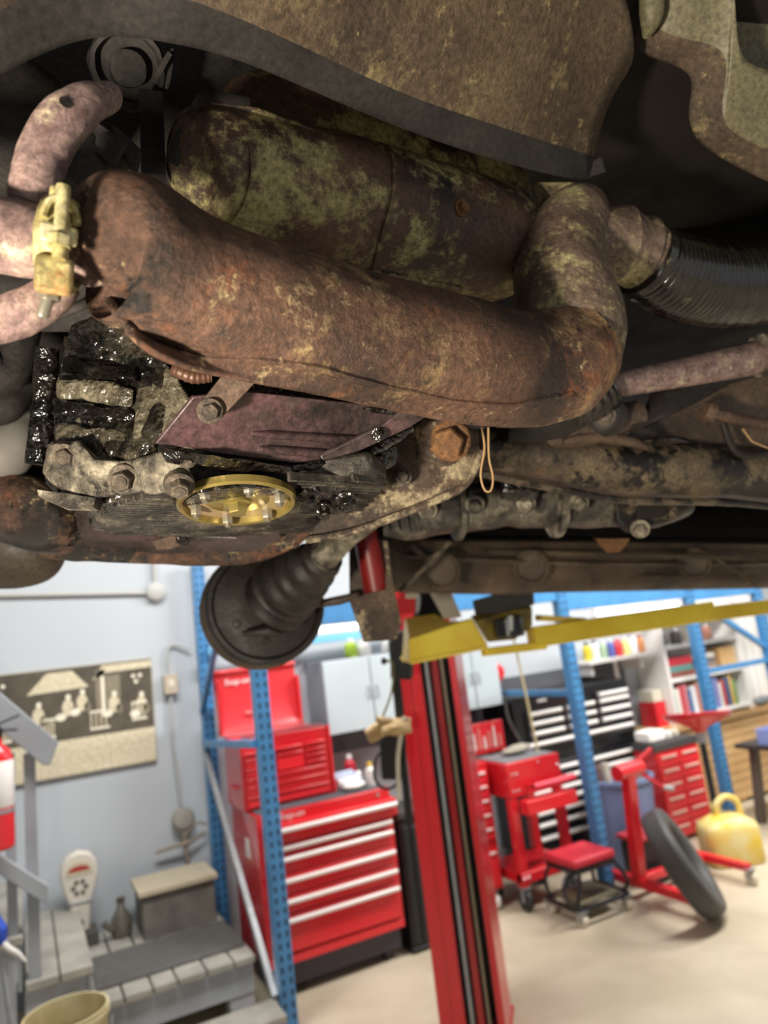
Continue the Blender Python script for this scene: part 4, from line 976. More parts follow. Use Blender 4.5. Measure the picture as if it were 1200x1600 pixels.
tubelamp('lit fluorescent tube above the bottle shelf', (4.1,4.36,1.735), (5.12,4.38,1.735))

# ================================================================== RED TOOL CHESTS
def emblem(txt, p, size, par, m_, ex=V((1,0,0)), up=Z):
    cu = bpy.data.curves.new('t', 'FONT'); cu.body = txt; cu.size = size; cu.extrude = .001; cu.shear = .2
    o = bpy.data.objects.new('t', cu); COL.objects.link(o)
    dg = bpy.context.evaluated_depsgraph_get(); me = bpy.data.meshes.new_from_object(o.evaluated_get(dg)); bpy.data.objects.remove(o)
    n = ex.cross(up); mm = Matrix((ex, up, n)).transposed().to_4x4(); mm.translation = V(p)-ORI[par.name]
    me.transform(mm); me.materials.clear(); me.materials.append(m_)
    q = bpy.data.objects.new('emblem', me); COL.objects.link(q); q.parent = par; ORI[q.name] = ORI[par.name]; return q
def caster(par, x, y, r=.05, m_=m_rub):
    b = MB().lathe([(r*.5,-.016), (r*.92,-.018), (r,-.012), (r,.012), (r*.92,.018), (r*.5,.016)], (x, y, r), (1,0,0), 24); w_ = b.build('caster_wheel', m_, par)
    b = MB(); b.box((x-.024, y-.012, r-.01), (x-.019, y+.012, 2*r+.012)); b.box((x+.019, y-.012, r-.01), (x+.024, y+.012, 2*r+.012)); b.box((x-.03, y-.03, 2*r+.01), (x+.03, y+.03, 2*r+.016)); b.build('caster_fork', m_steel, par)
RC = thing('roll_cabinet', 'large red roll cabinet with long white drawer handles behind the blue upright', 'tool cabinet', (1.47, 4.1, 0))
X0, X1, Y0, Y1 = 1.07, 1.86, 3.83, 4.36
b = MB().box((X0, Y0+.02, .16), (X1, Y1, .90)); b.build('body', m_red, RC, bevel=.006)
boxed('plinth', (X0+.03, Y0+.05, .05), (X1-.02, Y1, .155), mat('plinth_dark', '#3c3944', .5), RC)
for x in (X0+.1, X1-.1):
    for y in (Y0+.1, Y1-.08): caster(RC, x, y, .045)
zt = [.845, .75, .695, .59, .49, .40, .215]
for i in range(6):
    top_, bot = zt[i], zt[i+1]+.006
    wv = .03 if i == 0 else 0
    d = boxed('drawer', (X0+.025, Y0-.004-wv, bot), (X1-.02+wv, Y0+.019, top_), m_red2, RC, .004)
    hz = top_-.028
    MB().tube([V((X0+.035,Y0-.022-wv,hz)), V((X1-.03+wv,Y0-.022-wv,hz))], .0125, 12).build('handle', m_alu, d)
    MB().lathe([(.016,0), (.016,.012), (.008,.012)], (X0+.03, Y0-.03-wv, hz), (0,-1,0), 16).build('handle_cap', m_chrome, d)
boxed('kick_panel', (X0+.01, Y0+.003, .165), (X1-.01, Y0+.018, .208), m_red2, RC)
boxed('top_mat', (X0+.02, Y0+.04, .901), (X1-.02, Y1-.02, .906), mat('bench_mat', '#55565c', .8), RC, .001)
emblem('Snap-on', (X0+.12, Y0+.0185, .857), .045, RC, m_alu)
MB().lathe([(.012,0), (.010,.008)], (X1-.08, Y0+.02, .872), (0,-1,0), 16).build('lock', m_chrome, RC)
boxed('side_label', (X0-.001, 4.02, .66), (X0+.001, 4.10, .76), m_white, RC, 0)
TC = thing('top_chest', 'red top tool chest with raised lid standing on the roll cabinet', 'tool chest', (1.31, 4.15, .907))
a0, a1, b0, b1 = 1.05, 1.57, 3.97, 4.34
boxed('body', (a0, b0+.015, .907), (a1, b1, 1.28), m_red, TC, .005)
zz = [1.19, 1.15, 1.10, 1.06]
for (u0, u1, v0, v1) in [(a0+.02,a1-.02,.925,.985), (a0+.02,a1-.02,.99,1.035), (a0+.02,a1-.02,1.04,1.08), (a0+.02,a0+.19,1.085,1.13), (a0+.02,a0+.19,1.135,1.18), (a0+.2,a0+.36,1.085,1.18), (a0+.37,a1-.02,1.085,1.115), (a0+.37,a1-.02,1.12,1.15), (a0+.37,a1-.02,1.155,1.18), (a0+.02,a0+.36,1.185,1.215), (a0+.37,a1-.02,1.185,1.215)]:
    d = boxed('drawer', (u0, b0-.002, v0), (u1-.004, b0+.014, v1-.005), m_red2, TC, .003)
    MB().box((u0+.006, b0-.012, v1-.014), (u1-.01, b0-.003, v1-.007)).build('pull', m_red, d, bevel=.002)
boxed('corner_edge', (a1-.002, b0, .91), (a1+.012, b0+.03, 1.285), m_red2, TC)
for x in (a0-.002,):
    MB().tube([V((x-.002,4.08,1.02)), V((x-.014,4.10,1.02)), V((x-.014,4.20,1.02)), V((x-.002,4.22,1.02))], .006, 8).build('side_handle', m_red, TC)
ld = [(b1-.01, 1.285), (b1+.02, 1.33), (b1+.055, 1.58), (b1+.05, 1.63), (b1+.02, 1.655), (b1+.035, 1.67), (b1+.08, 1.64), (b1+.085, 1.57), (b1+.04, 1.285)]
LD = MB().prism([(a0-.02, y, z) for y, z in ld], (a1-a0, 0, 0)).build('lid', mat('lid_red', '#d63a40', .25, coat=.5), TC, bevel=.006)
boxed('lid_cheek', (a0-.02, b1-.02, 1.285), (a0+.0, b1+.04, 1.60), m_red, LD); boxed('lid_cheek', (a1-.04, b1-.02, 1.285), (a1-.02, b1+.04, 1.58), m_red, LD)
emblem('Snap-on', (a0+.04, b1+.041, 1.575), .05, TC, m_white, V((1,0,0)), V((0,.14,.99)))
MB().tube([V((a0+.15,b1+.02,1.40)), V((a0+.15,b1+.005,1.40)), V((a0+.22,b1+.005,1.40)), V((a0+.22,b1+.02,1.40))], .006, 8).build('lid_latch', m_chrome, LD)
b = MB()
for k in range(22): b.box((a0+.03+k*.022, b0+.03, 1.281), (a0+.04+k*.022, b0+.10, 1.297))
b.build('socket_row', m_chrome, TC, kind='stuff', flat=True)

# ================================================================== WALL CABINETS AND CLUTTER
def wallcab(label, x0, x1, z0, z1, y0):
    t = thing('wall_cabinet', label, 'cabinet', ((x0+x1)/2, (y0+WY)/2, z0))
    boxed('body', (x0, y0+.02, z0), (x1, WY, z1), m_cabside, t, .004)
    xm = (x0+x1)/2
    for a, c2, hx in ((x0, xm-.002, xm-.03), (xm+.002, x1, xm+.03)):
        d = boxed('door', (a+.002, y0, z0+.004), (c2-.002, y0+.018, z1-.004), m_cabgrey, t, .004)
        MB().tube([V((hx,y0-.002,(z0+z1)/2-.04)), V((hx,y0-.02,(z0+z1)/2-.03)), V((hx,y0-.02,(z0+z1)/2+.03)), V((hx,y0-.002,(z0+z1)/2+.04))], .005, 8).build('handle', m_steel, d)
    return t
wallcab('pale grey steel wall cabinet with items on top beside the raised red lid', 1.77, 2.46, 1.16, 1.64, 4.46)
wallcab('pale grey steel wall cabinet hanging right of the lift post', 2.72, 3.17, 1.16, 1.60, 4.46)
struct(MB().box((1.2, WY-.012, 1.0), (3.2, WY-.001, 1.2)).build('trim_1', m_wall_dark))  # flat dark grey strip on the wall below the cabinets
struct(MB().box((3.2, WY-.012, .5), (4.75, WY-.001, 1.32)).build('trim_2', mat('dark_wall_grey', '#55575c', .6)))  # larger dark grey area of wall behind the black chest
def bottle(name, label, cat, x, y, z, r, h, m1, m2, grp=None, lying=False):
    t = thing(name, label, cat, (x, y, z), grp)
    o = V((x, y, z)); ax = Z
    if lying: o = V((x-h/2, y, z+r)); ax = V((1, .15, 0)).normalized()
    MB().lathe([(r*.9,0), (r,.006), (r,h*.68), (r*.45,h*.82), (r*.4,h*.86)], o, ax, 18).build('bottle_body', m1, t)
    MB().lathe([(r*.5,h*.85), (r*.5,h*.98), (r*.4,h)], o, ax, 14).build('bottle_cap', m2, t)
    return t
mc = lambda n, c: mat('clutter_'+n, c, .4)
bottle('spray_bottle', 'lime green spray bottle on top of the grey wall cabinet', 'bottle', 2.05, 4.6, 1.64, .045, .13, mc('lime', '#b6d84a'), m_white)
bottle('spray_can', 'short white can on top of the grey wall cabinet beside the lime bottle', 'can', 2.16, 4.62, 1.64, .05, .11, m_white, m_white)
bottle('jar', 'white jar at the end of the grey wall cabinet top', 'jar', 2.36, 4.62, 1.64, .055, .10, m_white, mc('pale', '#d8dcd8'))
tz = .906
bottle('aerosol_can', 'white and blue can lying on the roll cabinet top', 'can', 1.73, 4.14, tz, .04, .2, mc('bluewhite', '#a9b6d2'), m_white, None, True)
bottle('aerosol_can', 'pale can lying in front of others on the roll cabinet top', 'can', 1.72, 4.04, tz, .03, .2, mc('pale2', '#d2d6da'), mc('darkcap', '#444a58'), None, True)
bottle('bottle', 'red bottle standing on the roll cabinet top near the lift post', 'bottle', 1.80, 4.25, tz, .035, .15, mc('redb', '#c0263a'), m_white)
bottle('bottle', 'yellow topped white bottle standing on the roll cabinet top', 'bottle', 1.80, 3.96, tz, .03, .13, m_white, mc('yel', '#e6c22c'))
bottle('jar', 'cream jar standing beside the top chest on the roll cabinet', 'jar', 1.64, 4.26, tz, .035, .15, m_cream, mc('brown', '#7a5a3c'))
def crumple(name, label, cat, c, sx, sy, sz, m_):
    b = MB(); n = 14; rings = []
    for i in range(9):
        ph = -math.pi/2+math.pi*i/8
        rings.append([V((c[0]+sx*math.cos(ph)*math.cos(2*math.pi*j/n), c[1]+sy*math.cos(ph)*math.sin(2*math.pi*j/n), c[2]+sz*(1+math.sin(ph)))) for j in range(n+1)])
    b.grid(rings); b.rough(min(sx, sy, sz)*.5, 14)
    return tag(b.build(name, m_, None, ang=60), label, cat)
crumple('rag', 'crumpled white rag on the roll cabinet top', 'rag', (1.68, 3.94, tz+.005), .07, .04, .022, m_white)
# gloves over the power unit arm
GL = thing('work_gloves', 'tan leather work gloves resting on the black unit beside the lift post', 'gloves', at(603,1150,2.96))
m_gl = mat('glove_tan', '#cfb48a', .8, col2='#a88a5e', vscale=20, bump=.2)
g0 = at(612,1136,2.96)
b = MB(); P, R = smooth([at(642,1133,2.95), at(618,1136,2.95), at(594,1138,2.94)], [.06,.068,.05], 5); b.tube(P, R, 14, flat=.5).rough(.008, 30); b.build('glove_palm', m_gl, GL)
for k in range(4):
    P, R = smooth([at(600,1132+k*4,2.94), at(584,1138+k*5,2.93), at(572+k*2,1146+k*4,2.92)], [.016,.017,.012], 4); MB().tube(P, R, 10).build('glove_finger', m_gl, GL)
P, R = smooth([at(612,1128,2.93), at(598,1126,2.92), at(588,1122,2.92)], [.017,.016,.012], 4); MB().tube(P, R, 10).build('glove_thumb', m_gl, GL)
# black ribbed case
KC = thing('ribbed_case', 'tall black ribbed plastic case on the floor beside the roll cabinet', 'case', (2.02, 4.0, 0))
boxed('case_body', (1.90, 3.86, .02), (2.13, 4.12, .70), m_black, KC, .015)
for k in range(4): boxed('rib', (1.915+k*.055, 3.848, .05), (1.945+k*.055, 3.862, .66), m_black, KC, .005)
boxed('case_lid', (1.89, 3.85, .70), (2.14, 4.13, .75), mat('case_lid', '#3a3833', .6), KC, .012)
boxed('case_base', (1.89, 3.85, 0), (2.14, 4.13, .03), m_black, KC, .008)

# ================================================================== TOOL CART, SIDE LOCKER, BLACK CHEST
SL = thing('side_locker', 'narrow red side locker with short pale handles behind the lift post', 'locker', (2.57, 4.2, 0))
boxed('body', (2.46, 4.02, .12), (2.655, 4.40, .88), m_red, SL, .005)
for k in range(6):
    z1 = .84-k*.085 if k < 5 else .36
    z0 = z1-.078 if k < 5 else .14
    d = boxed('drawer', (2.475, 4.004, z0), (2.64, 4.019, z1), m_red2, SL, .003)
    boxed('pull', (2.54, 3.992, z1-.025), (2.62, 4.003, z1-.012), m_alu, d, .002)
caster(SL, 2.60, 4.06, .05, m_white); caster(SL, 2.51, 4.34, .05, m_white)
CT = thing('service_cart', 'red wheeled service cart with open tool tray and pink handle', 'tool cart', (2.9, 4.05, 0))
x0, x1, y0, y1 = 2.69, 3.12, 3.86, 4.24
boxed('top_box', (x0, y0, .66), (x1, y1, .87), m_red, CT, .006)
boxed('tray_mat', (x0+.02, y0+.02, .871), (x1-.02, y1-.02, .876), mat('tray_grey', '#77787c', .6), CT, .001)
boxed('front_drawer', (x0+.06, y0-.09, .56), (x1+.03, y0-.002, .645), m_red2, CT, .006)
MB().tube([V((x0+.13,y0-.085,.72)), V((x1+.03,y0-.085,.72))], .022, 14).build('push_handle', mat('handle_pink', '#cf3a4c', .4), CT)
for x in (x0+.14, x1+.01): MB().bar((x, y0, .72), (x, y0-.085, .72), .02, .02).build('handle_bracket', m_red, CT)
for x, y in ((x0+.03, y0+.03), (x1-.03, y0+.03), (x0+.03, y1-.03), (x1-.03, y1-.03)):
    boxed('leg', (x-.03, y-.025, .14), (x+.03, y+.025, .655), m_red, CT, .004); caster(CT, x, y, .06, m_rub)
boxed('lower_tray', (x0, y0, .16), (x1, y1, .22), m_red, CT, .005)
for x, z in ((x0+.04,.80), (x0+.075,.80), (x0+.04,.70), (x0+.075,.70), (x0+.26,.84), (x1-.02,.80), (x0+.02,.19), (x0+.06,.19)): MB().lathe([(.009,0), (.006,.005)], (x, y0-.001, z), (0,-1,0), 12).build('rivet', m_chrome, CT)
LT = MB().box((x0-.03, y1+.01, .885), (x1-.13, y1+.03, 1.09)).build('lid_panel', m_red, CT, bevel=.006)
for k in range(7):
    hx = x0+.0+k*.042; MB().tube([V((hx,y1+.002,.92)), V((hx,y1+.002,1.0+.03*(k % 3)))], [.009, .006], 8).build('hung_tool', m_alu if k % 2 else mc('pinkish', '#d68a80'), LT)
b = MB(); P, R = smooth([V((3.04,4.1,.88)), V((2.98,4.16,1.1)), V((3.02,4.2,1.3))], [.012,.009,.006], 5); b.tube(P, R, 8)
tag(b.build('pry_bar', mat('bar_dark', '#5a5754', .4, .6), None), 'dark steel pry bar standing in the service cart tray', 'pry bar')
b = MB().tube([V((3.05,3.98,.877)), V((3.035,3.99,1.2)), V((3.0,4.0,1.75))], .008, 8); tag(b.build('bamboo_stick', mat('bamboo', '#bfb38a', .6), None), 'thin tan stick standing upright in the service cart tray', 'stick')
crumple('parts_pile', 'heap of pale oily rags in the service cart tray', 'rags', (2.93, 4.06, .877), .10, .07, .03, mat('rag_grey', '#a59f90', .8))
crumple('cloth_bundle', 'blue cloth bundle on the wall ledge above the service cart', 'cloth', (2.80, 4.62, 1.0), .07, .06, .04, mc('clothblue', '#5d7fb8'))
tag(boxed('wall_ledge', (2.6, 4.5, .97), (3.05, WY-.013, .995), m_cabside), 'narrow grey ledge on the wall under the right wall cabinet', 'shelf')
HG = thing('hose_reel', 'small red round reel mounted between the wall cabinet and black chest', 'reel', (3.33, 4.7, 1.3))
MB().lathe([(.07,0), (.075,.01), (.075,.05), (.06,.06)], (3.30, 4.72, 1.38), (-.2,-1,0), 26).build('reel_drum', m_red2, HG); MB().bar((3.30,4.79,1.38), (3.30,4.70,1.38), .03, .03).build('reel_mount', m_blackm, HG)
BC = thing('black_tool_chest', 'tall black tool chest with rows of white drawer handles', 'tool chest', (3.74, 4.55, 0))
x0, x1, y0, y1 = 3.18, 4.36, 4.36, 4.76
boxed('lower_body', (x0, y0+.02, .10), (x1, y1, .70), m_blackm, BC, .006)
boxed('upper_body', (x0+.01, y0+.02, .705), (x1-.01, y1, 1.20), m_blackm, BC, .006)
for x in (x0+.1, x1-.1):
    for y in (y0+.1, y1-.08): caster(BC, x, y, .048)
def bdrawer(u0, u1, z0, z1):
    d = boxed('drawer', (u0+.003, y0, z0+.003), (u1-.003, y0+.019, z1-.003), m_blackm, BC, .003)
    MB().tube([V((u0+.03,y0-.014,z1-.026)), V((u1-.03,y0-.014,z1-.026))], .016, 10).build('handle', m_alu, d)
for z1 in (1.09, 1.02, .95): 
    bdrawer(x0+.10, 3.64, z1-.068, z1); bdrawer(3.64, 3.97, z1-.068, z1); bdrawer(3.97, x1-.03, z1-.068, z1)
bdrawer(3.97, x1-.03, 1.092, 1.14)
bdrawer(x0+.03, x1-.03, .79, .875)
for i, (zb, zt_) in enumerate(((.62,.685), (.55,.615), (.48,.545), (.41,.475), (.33,.405), (.24,.325), (.13,.235))):
    bdrawer(x0+.03, 3.77, zb, zt_); bdrawer(3.77, x1-.03, zb, zt_)
boxed('badge', (3.42, y0+.005, 1.14), (3.5, y0+.021, 1.16), m_alu, BC, .001)

# ================================================================== SHELF, BOOKCASE, BENCH
SH = thing('wall_shelf', 'white wall shelf holding bottles above the black tool chest', 'shelf', (4.5, 4.68, 1.3))
boxed('shelf_board', (4.10, 4.50, 1.335), (4.86, WY-.002, 1.365), m_white, SH)
boxed('bracket', (4.16, 4.55, 1.24), (4.18, WY-.002, 1.334), m_white, SH); boxed('bracket', (4.72, 4.55, 1.24), (4.74, WY-.002, 1.334), m_white, SH)
boxed('standard', (4.62, WY-.03, .55), (4.67, WY-.002, 1.334), m_white, SH)
for i, (nm, c1, c2, h, lab) in enumerate((('a','#d8c23a','#222222',.15,'yellow bottle with black cap on the white wall shelf'), ('b','#e6e6e6','#333333',.16,'white bottle with black cap on the white wall shelf'), ('c','#9fb89c','#dddddd',.15,'pale green bottle on the white wall shelf'), ('d','#5a66a8','#dddddd',.15,'blue bottle on the white wall shelf'), ('e','#d23a44','#eeeeee',.17,'red bottle on the white wall shelf'), ('f','#efe79a','#eeeeee',.16,'cream yellow bottle on the white wall shelf'), ('g','#f0eef0','#d8c8d8',.17,'tall white bottle on the white wall shelf'), ('h','#c98a5a','#b44444',.15,'brown bottle at the shelf end next to the bookcase'))):
    bottle('bottle', lab, 'bottle', 4.17+i*.088, 4.58, 1.366, .034, h, mc('s'+nm, c1), mc('t'+nm, c2), 'bottles on the white wall shelf')
BS = thing('bookcase', 'white open bookcase full of books on the wooden bench', 'bookcase', (5.4, 4.6, .73))
bx0, bx1, by0 = 4.90, 5.90, 4.45
boxed('side_panel', (bx0, by0, .735), (bx0+.035, WY-.01, 1.9), m_white, BS); boxed('side_panel', (bx1-.035, by0, .735), (bx1, WY-.01, 1.9), m_white, BS)
boxed('back_panel', (bx0+.036, WY-.02, .735), (bx1-.036, WY-.01, 1.9), m_white, BS, 0)
for z in (.76, 1.08, 1.36, 1.62): boxed('shelf', (bx0+.036, by0, z), (bx1-.036, WY-.021, z+.03), m_white, BS)
bcols = ['#5f8d76', '#e4e0d4', '#c04a54', '#cf7d84', '#3f6c98', '#e8ebee', '#c4694c', '#efe3b8', '#d8c23e', '#6fa08a', '#4b86b4', '#8d8bc0', '#e6e2d6', '#b43c40', '#37577c', '#d8b060', '#7a9a58', '#c8c2b6', '#9a4a4a', '#dfe6ea']
bnames = ['green', 'off white', 'crimson', 'pink', 'blue', 'white', 'brick orange', 'cream', 'yellow', 'sea green', 'sky blue', 'lilac', 'ivory', 'dark red', 'navy', 'ochre', 'moss green', 'stone grey', 'maroon', 'ice white']
x = bx0+.045
for i in range(17):
    t_ = .035+.012*((i*7) % 3); h = .21+.02*((i*5) % 4)
    bk_ = thing('book', f'{bnames[i]} upright book on the lower bookcase shelf', 'book', (x+t_/2, 4.55, .79), 'upright books on the lower bookcase shelf')
    boxed('cover', (x, by0+.03, .791), (x+t_, by0+.19, .791+h), mat('book_'+bnames[i].replace(' ', '_'), bcols[i], .55), bk_, .003)
    boxed('pages', (x+.004, by0+.032, .791+h-.002), (x+t_-.004, by0+.186, .791+h+.001), m_cream, bk_, 0)
    x += t_+.002
    if x > bx1-.09: break
stk = (('red', '#c22a35', .09), ('teal', '#5a8f88', .04), ('brown', '#8a5a48', .05))
z = 1.111
for nm, c_, h in (('brown', '#8a5348', .05), ('sea green', '#5f918a', .05), ('crimson', '#c23340', .065)):
    tag(boxed('book', (bx0+.05, by0+.03, z), (bx0+.36, by0+.22, z+h), mat('flat_'+nm.replace(' ', '_'), c_, .5)), f'{nm} book lying flat on the middle bookcase shelf', 'book', 'stacked books on the middle shelf'); z += h+.001
z = 1.111
for nm, c_, h in (('tan', '#d2a878', .045), ('grey brown', '#8c7f78', .04), ('dark grey', '#6a6668', .035), ('pale ivory', '#d9d3c4', .04)):
    tag(boxed('book', (bx0+.40, by0+.03, z), (bx0+.66, by0+.22, z+h), mat('flat_'+nm.replace(' ', '_'), c_, .5)), f'{nm} book lying flat beside the crimson stack', 'book', 'stacked books on the middle shelf'); z += h+.001
tag(boxed('carton', (bx0+.74, by0+.03, 1.111), (bx1-.06, by0+.22, 1.30), m_wood), 'brown cardboard carton on the middle bookcase shelf', 'carton')
for i, (c_, nm) in enumerate((('#3a3834', 'black'), ('#4a4640', 'charcoal'), ('#d8cdb2', 'cream'), ('#b07a68', 'clay'))):
    bottle('jar', f'{nm} jar on the upper bookcase shelf', 'jar', bx0+.12+i*.2, by0+.12, 1.391, .05, .14, mc('j%d' % i, c_), m_white)
tag(boxed('carton', (4.76, 4.52, .735), (4.885, 4.7, .94), m_red2, None, .004), 'red carton standing on the bench beside the bookcase', 'carton')
tag(boxed('carton', (4.765, 4.53, .942), (4.875, 4.69, 1.04), m_cream, None, .004), 'cream carton stacked on the red carton beside the bookcase', 'carton')
WP = thing('wooden_bench', 'long pine bench with horizontal plank front under the bookcase', 'bench', (5.6, 4.6, 0))
boxed('bench_top', (4.72, 4.40, .69), (7.0, WY-.01, .733), m_wood, WP, .004)
for k in range(9): boxed('plank', (4.74, 4.425, .03+k*.073), (6.9, 4.445, .03+k*.073+.066), m_wood, WP, .004)
for x in (4.76, 5.5, 6.3): boxed('post', (x, 4.446, 0), (x+.06, 4.52, .689), m_wood, WP)
for k in range(5):
    o = MB(); xx = 6.10+k*.10
    o.tube([V((xx,4.62,.735)), V((xx,4.62,1.95))], .045, 12); tag(o.build('plastic_pipe', m_white, None), 'white plastic pipe standing upright on the bench beside the bookcase', 'pipe', 'white pipes beside the bookcase')
tag(boxed('foam_board', (5.95, 4.70, .735), (6.04, 4.76, 1.6), m_cream), 'cream board standing between the bookcase and the white pipes', 'board')
crumple('polishing_mitt', 'grey mitt lying on the bench below the white pipes', 'mitt', (6.06, 4.47, .736), .12, .05, .04, mc('mitt', '#7d8288'))
RD = thing('drawer_cabinet', 'small red drawer cabinet with black top below the white standard', 'drawer cabinet', (4.45, 4.2, 0))
x0, x1, y0, y1 = 4.22, 4.68, 4.08, 4.31
boxed('body', (x0, y0+.015, .03), (x1, y1, .66), m_red, RD, .004)
boxed('top', (x0-.01, y0, .661), (x1+.01, y1, .715), mat('top_dark', '#3d3b3c', .6), RD, .004)
for c_ in range(2):
    for r_ in range(6):
        a0 = x0+.012+c_*.221; z1 = .635-r_*.10
        d = boxed('drawer', (a0, y0, z1-.094), (a0+.215, y0+.014, z1), m_red2, RD, .003)
        boxed('pull', (a0+.03, y0-.012, z1-.03), (a0+.185, y0-.001, z1-.014), mc('pull', '#e2c0b4'), d, .003)
tag(boxed('plastic_tub', (4.24, 4.14, .716), (4.42, 4.30, .80), m_white, None, .015), 'white plastic tub on top of the small red drawer cabinet', 'tub')
bottle('jar', 'small chrome topped jar on the small red drawer cabinet', 'jar', 4.50, 4.2, .716, .035, .07, m_white, m_chrome)
bottle('jar', 'beige jar on the corner of the small red drawer cabinet', 'jar', 4.60, 4.22, .716, .03, .06, m_cream, m_cream)

# ================================================================== FLOOR ITEMS
SS = thing('mechanic_stool', 'rolling mechanic stool with padded red seat and curved frame', 'stool', (3.02, 3.66, 0))
sx, sy = 2.97, 3.62
MB().box((sx-.17, sy-.14, .295), (sx+.15, sy+.14, .345)).build('seat', mat('seat_red', '#c02a3a', .5), SS, bevel=.015)
MB().box((sx-.165, sy-.135, .265), (sx+.145, sy+.135, .294)).build('seat_pan', m_blackm, SS, bevel=.004)
b = MB(); ring = []
for i in range(25):
    t = 2*math.pi*i/24; ring.append(V((sx+.20*max(-1, min(1, 1.3*math.cos(t))), sy+.16*max(-1, min(1, 1.3*math.sin(t))), .09)))
b.tube(ring, .014, 8); b.build('base_frame', m_blackm, SS)
for s_ in (-1, 1):
    P, R = smooth([V((sx+.13*s_,sy-.12,.29)), V((sx+.16*s_,sy-.15,.23)), V((sx+.19*s_,sy-.16,.16)), V((sx+.18*s_,sy-.12,.09))], [.012]*4, 5); MB().tube(P, R, 8).build('leg', m_blackm, SS)
    P, R = smooth([V((sx+.13*s_,sy+.12,.29)), V((sx+.18*s_,sy+.14,.2)), V((sx+.18*s_,sy+.12,.09))], [.012]*3, 5); MB().tube(P, R, 8).build('leg', m_blackm, SS)
boxed('tool_tray', (sx-.15, sy-.12, .095), (sx+.15, sy+.12, .11), mat('tray_olive', '#6d6650', .5), SS)
for x, y in ((sx-.17, sy-.14), (sx+.17, sy-.14), (sx-.17, sy+.14), (sx+.17, sy+.14)): caster(SS, x, y, .033, m_cream)
P, R = smooth([V((sx-.16,sy-.1,.29)), V((sx-.25,sy-.12,.24)), V((sx-.25,sy-.13,.15)), V((sx-.18,sy-.14,.10))], [.012]*4, 6); MB().tube(P, R, 8).build('side_hoop', m_blackm, SS)
MS = thing('engine_stand', 'red engine stand with upright post and floor beams', 'engine stand', (3.4, 3.5, 0))
b = MB().bar((3.31,3.08,.10), (3.31,3.82,.10), .06, .05); b.build('floor_beam', m_red2, MS, bevel=.004)
MB().bar((3.92,3.22,.10), (3.92,3.75,.10), .05, .045).build('floor_beam', m_red2, MS, bevel=.004)
MB().bar((3.335,3.55,.10), (3.90,3.55,.10), .05, .045).build('cross_beam', m_red2, MS, bevel=.004)
MB().bar((3.31,3.52,.126), (3.29,3.44,.74), .065, .065, V((1,0,0))).build('upright', m_red2, MS, bevel=.005)
MB().tube([V((3.20,3.44,.76)), V((3.42,3.46,.76))], .045, 20).build('pivot_head', m_red2, MS)
for a0, a1 in (((3.42,3.46,.80), (3.50,3.42,.86)), ((3.42,3.46,.72), (3.54,3.42,.62)), ((3.42,3.50,.76), (3.52,3.56,.70))): MB().bar(a0, a1, .03, .02).build('mount_arm', m_red2, MS, bevel=.003)
MB().tube([V((3.54,3.42,.62)), V((3.60,3.40,.60))], .016, 10).build('mount_sleeve', m_steel, MS)
for x, y in ((3.31,3.08), (3.31,3.80), (3.92,3.22), (3.92,3.72)): caster(MS, x, y, .04, m_cream)
# tyre leaning on the stand
c0 = V((3.52, 3.08, .0)); a_ = V((-.30, .12, .56)).normalized()
g = (at(1082, 1350, 4)-CAM).normalized(); n0 = a_.cross(g).normalized(); g2 = (g-a_*g.dot(a_)).normalized()
an = math.radians(-9); bb = g2*math.cos(an)+n0*math.sin(an); tn = a_.cross(bb).normalized()
if tn.z < 0: tn = -tn
Rt = .30
tc_ = V((3.45, 3.10, 0))+a_*Rt
tc_.z += .0
TY = thing('spare_tyre', 'worn black tyre leaning against the red engine stand', 'tyre', (tc_.x, tc_.y, 0))
lowest = tc_.z - Rt*math.sqrt(max(0, 1-tn.z**2)) - .05*abs(tn.z)
tc_.z -= lowest
prof = [(.195,-.045), (.21,-.062), (.25,-.070), (.285,-.062), (.298,-.045), (.300,-.02), (.300,.02), (.298,.045), (.285,.062), (.25,.070), (.21,.062), (.195,.045), (.19,.0)]
def ringlathe(pr_, o, ax_, n=48):
    b = MB(); u = ax_.orthogonal().normalized(); w2 = ax_.cross(u); k = len(pr_); vs = []
    for r, h in pr_:
        for j in range(n):
            t = 2*math.pi*j/n; vs.append(o+ax_*h+(u*math.cos(t)+w2*math.sin(t))*r)
    fs = [(i*n+j, i*n+(j+1) % n, ((i+1) % k)*n+(j+1) % n, ((i+1) % k)*n+j) for i in range(k) for j in range(n)]
    return b.add(vs, fs)
ringlathe(prof, tc_, tn).build('tyre_carcass', mat('tyre_rubber', '#4a4948', .55, bump=.1), TY)
for h in (-.034, -.012, .012, .034): ringlathe([(.2985,h-.004), (.3012,h-.003), (.3012,h+.003), (.2985,h+.004)], tc_, tn).build('tread_band', m_rub, TY)
# bin, tote
BN = thing('scrap_bin', 'blue grey plastic bin filled with scrap parts', 'bin', (3.75, 4.02, 0))
o = (3.75, 4.02, 0)
MB().lathe([(.17,0), (.18,.01), (.225,.56), (.24,.565), (.24,.59), (.215,.59), (.17,.03), (.002,.03)], o, Z, 32).build('bin_body', m_bin, BN)
for k in range(9):
    t = k*.698; p = V((3.75+.13*math.cos(t), 4.02+.13*math.sin(t), .42)); q = p+V((.02*math.cos(t), .02*math.sin(t), .20+.06*math.sin(t*5)))
    tag(MB().tube([p, (p+q)/2, q], [.028,.026,.03], 10).rough(.008, 20).build('scrap_part', mat('scrap_%d' % (k % 3), ('#8a8478', '#6a4f48', '#b5ada0')[k % 3], .5), None), ('grey', 'brownish', 'pale')[k % 3]+' scrap part sticking out of the blue grey bin', 'scrap', 'scrap parts in the bin')
TT = thing('storage_tote', 'black storage tote with red rim standing behind the engine stand', 'tote', (3.62, 3.72, 0))
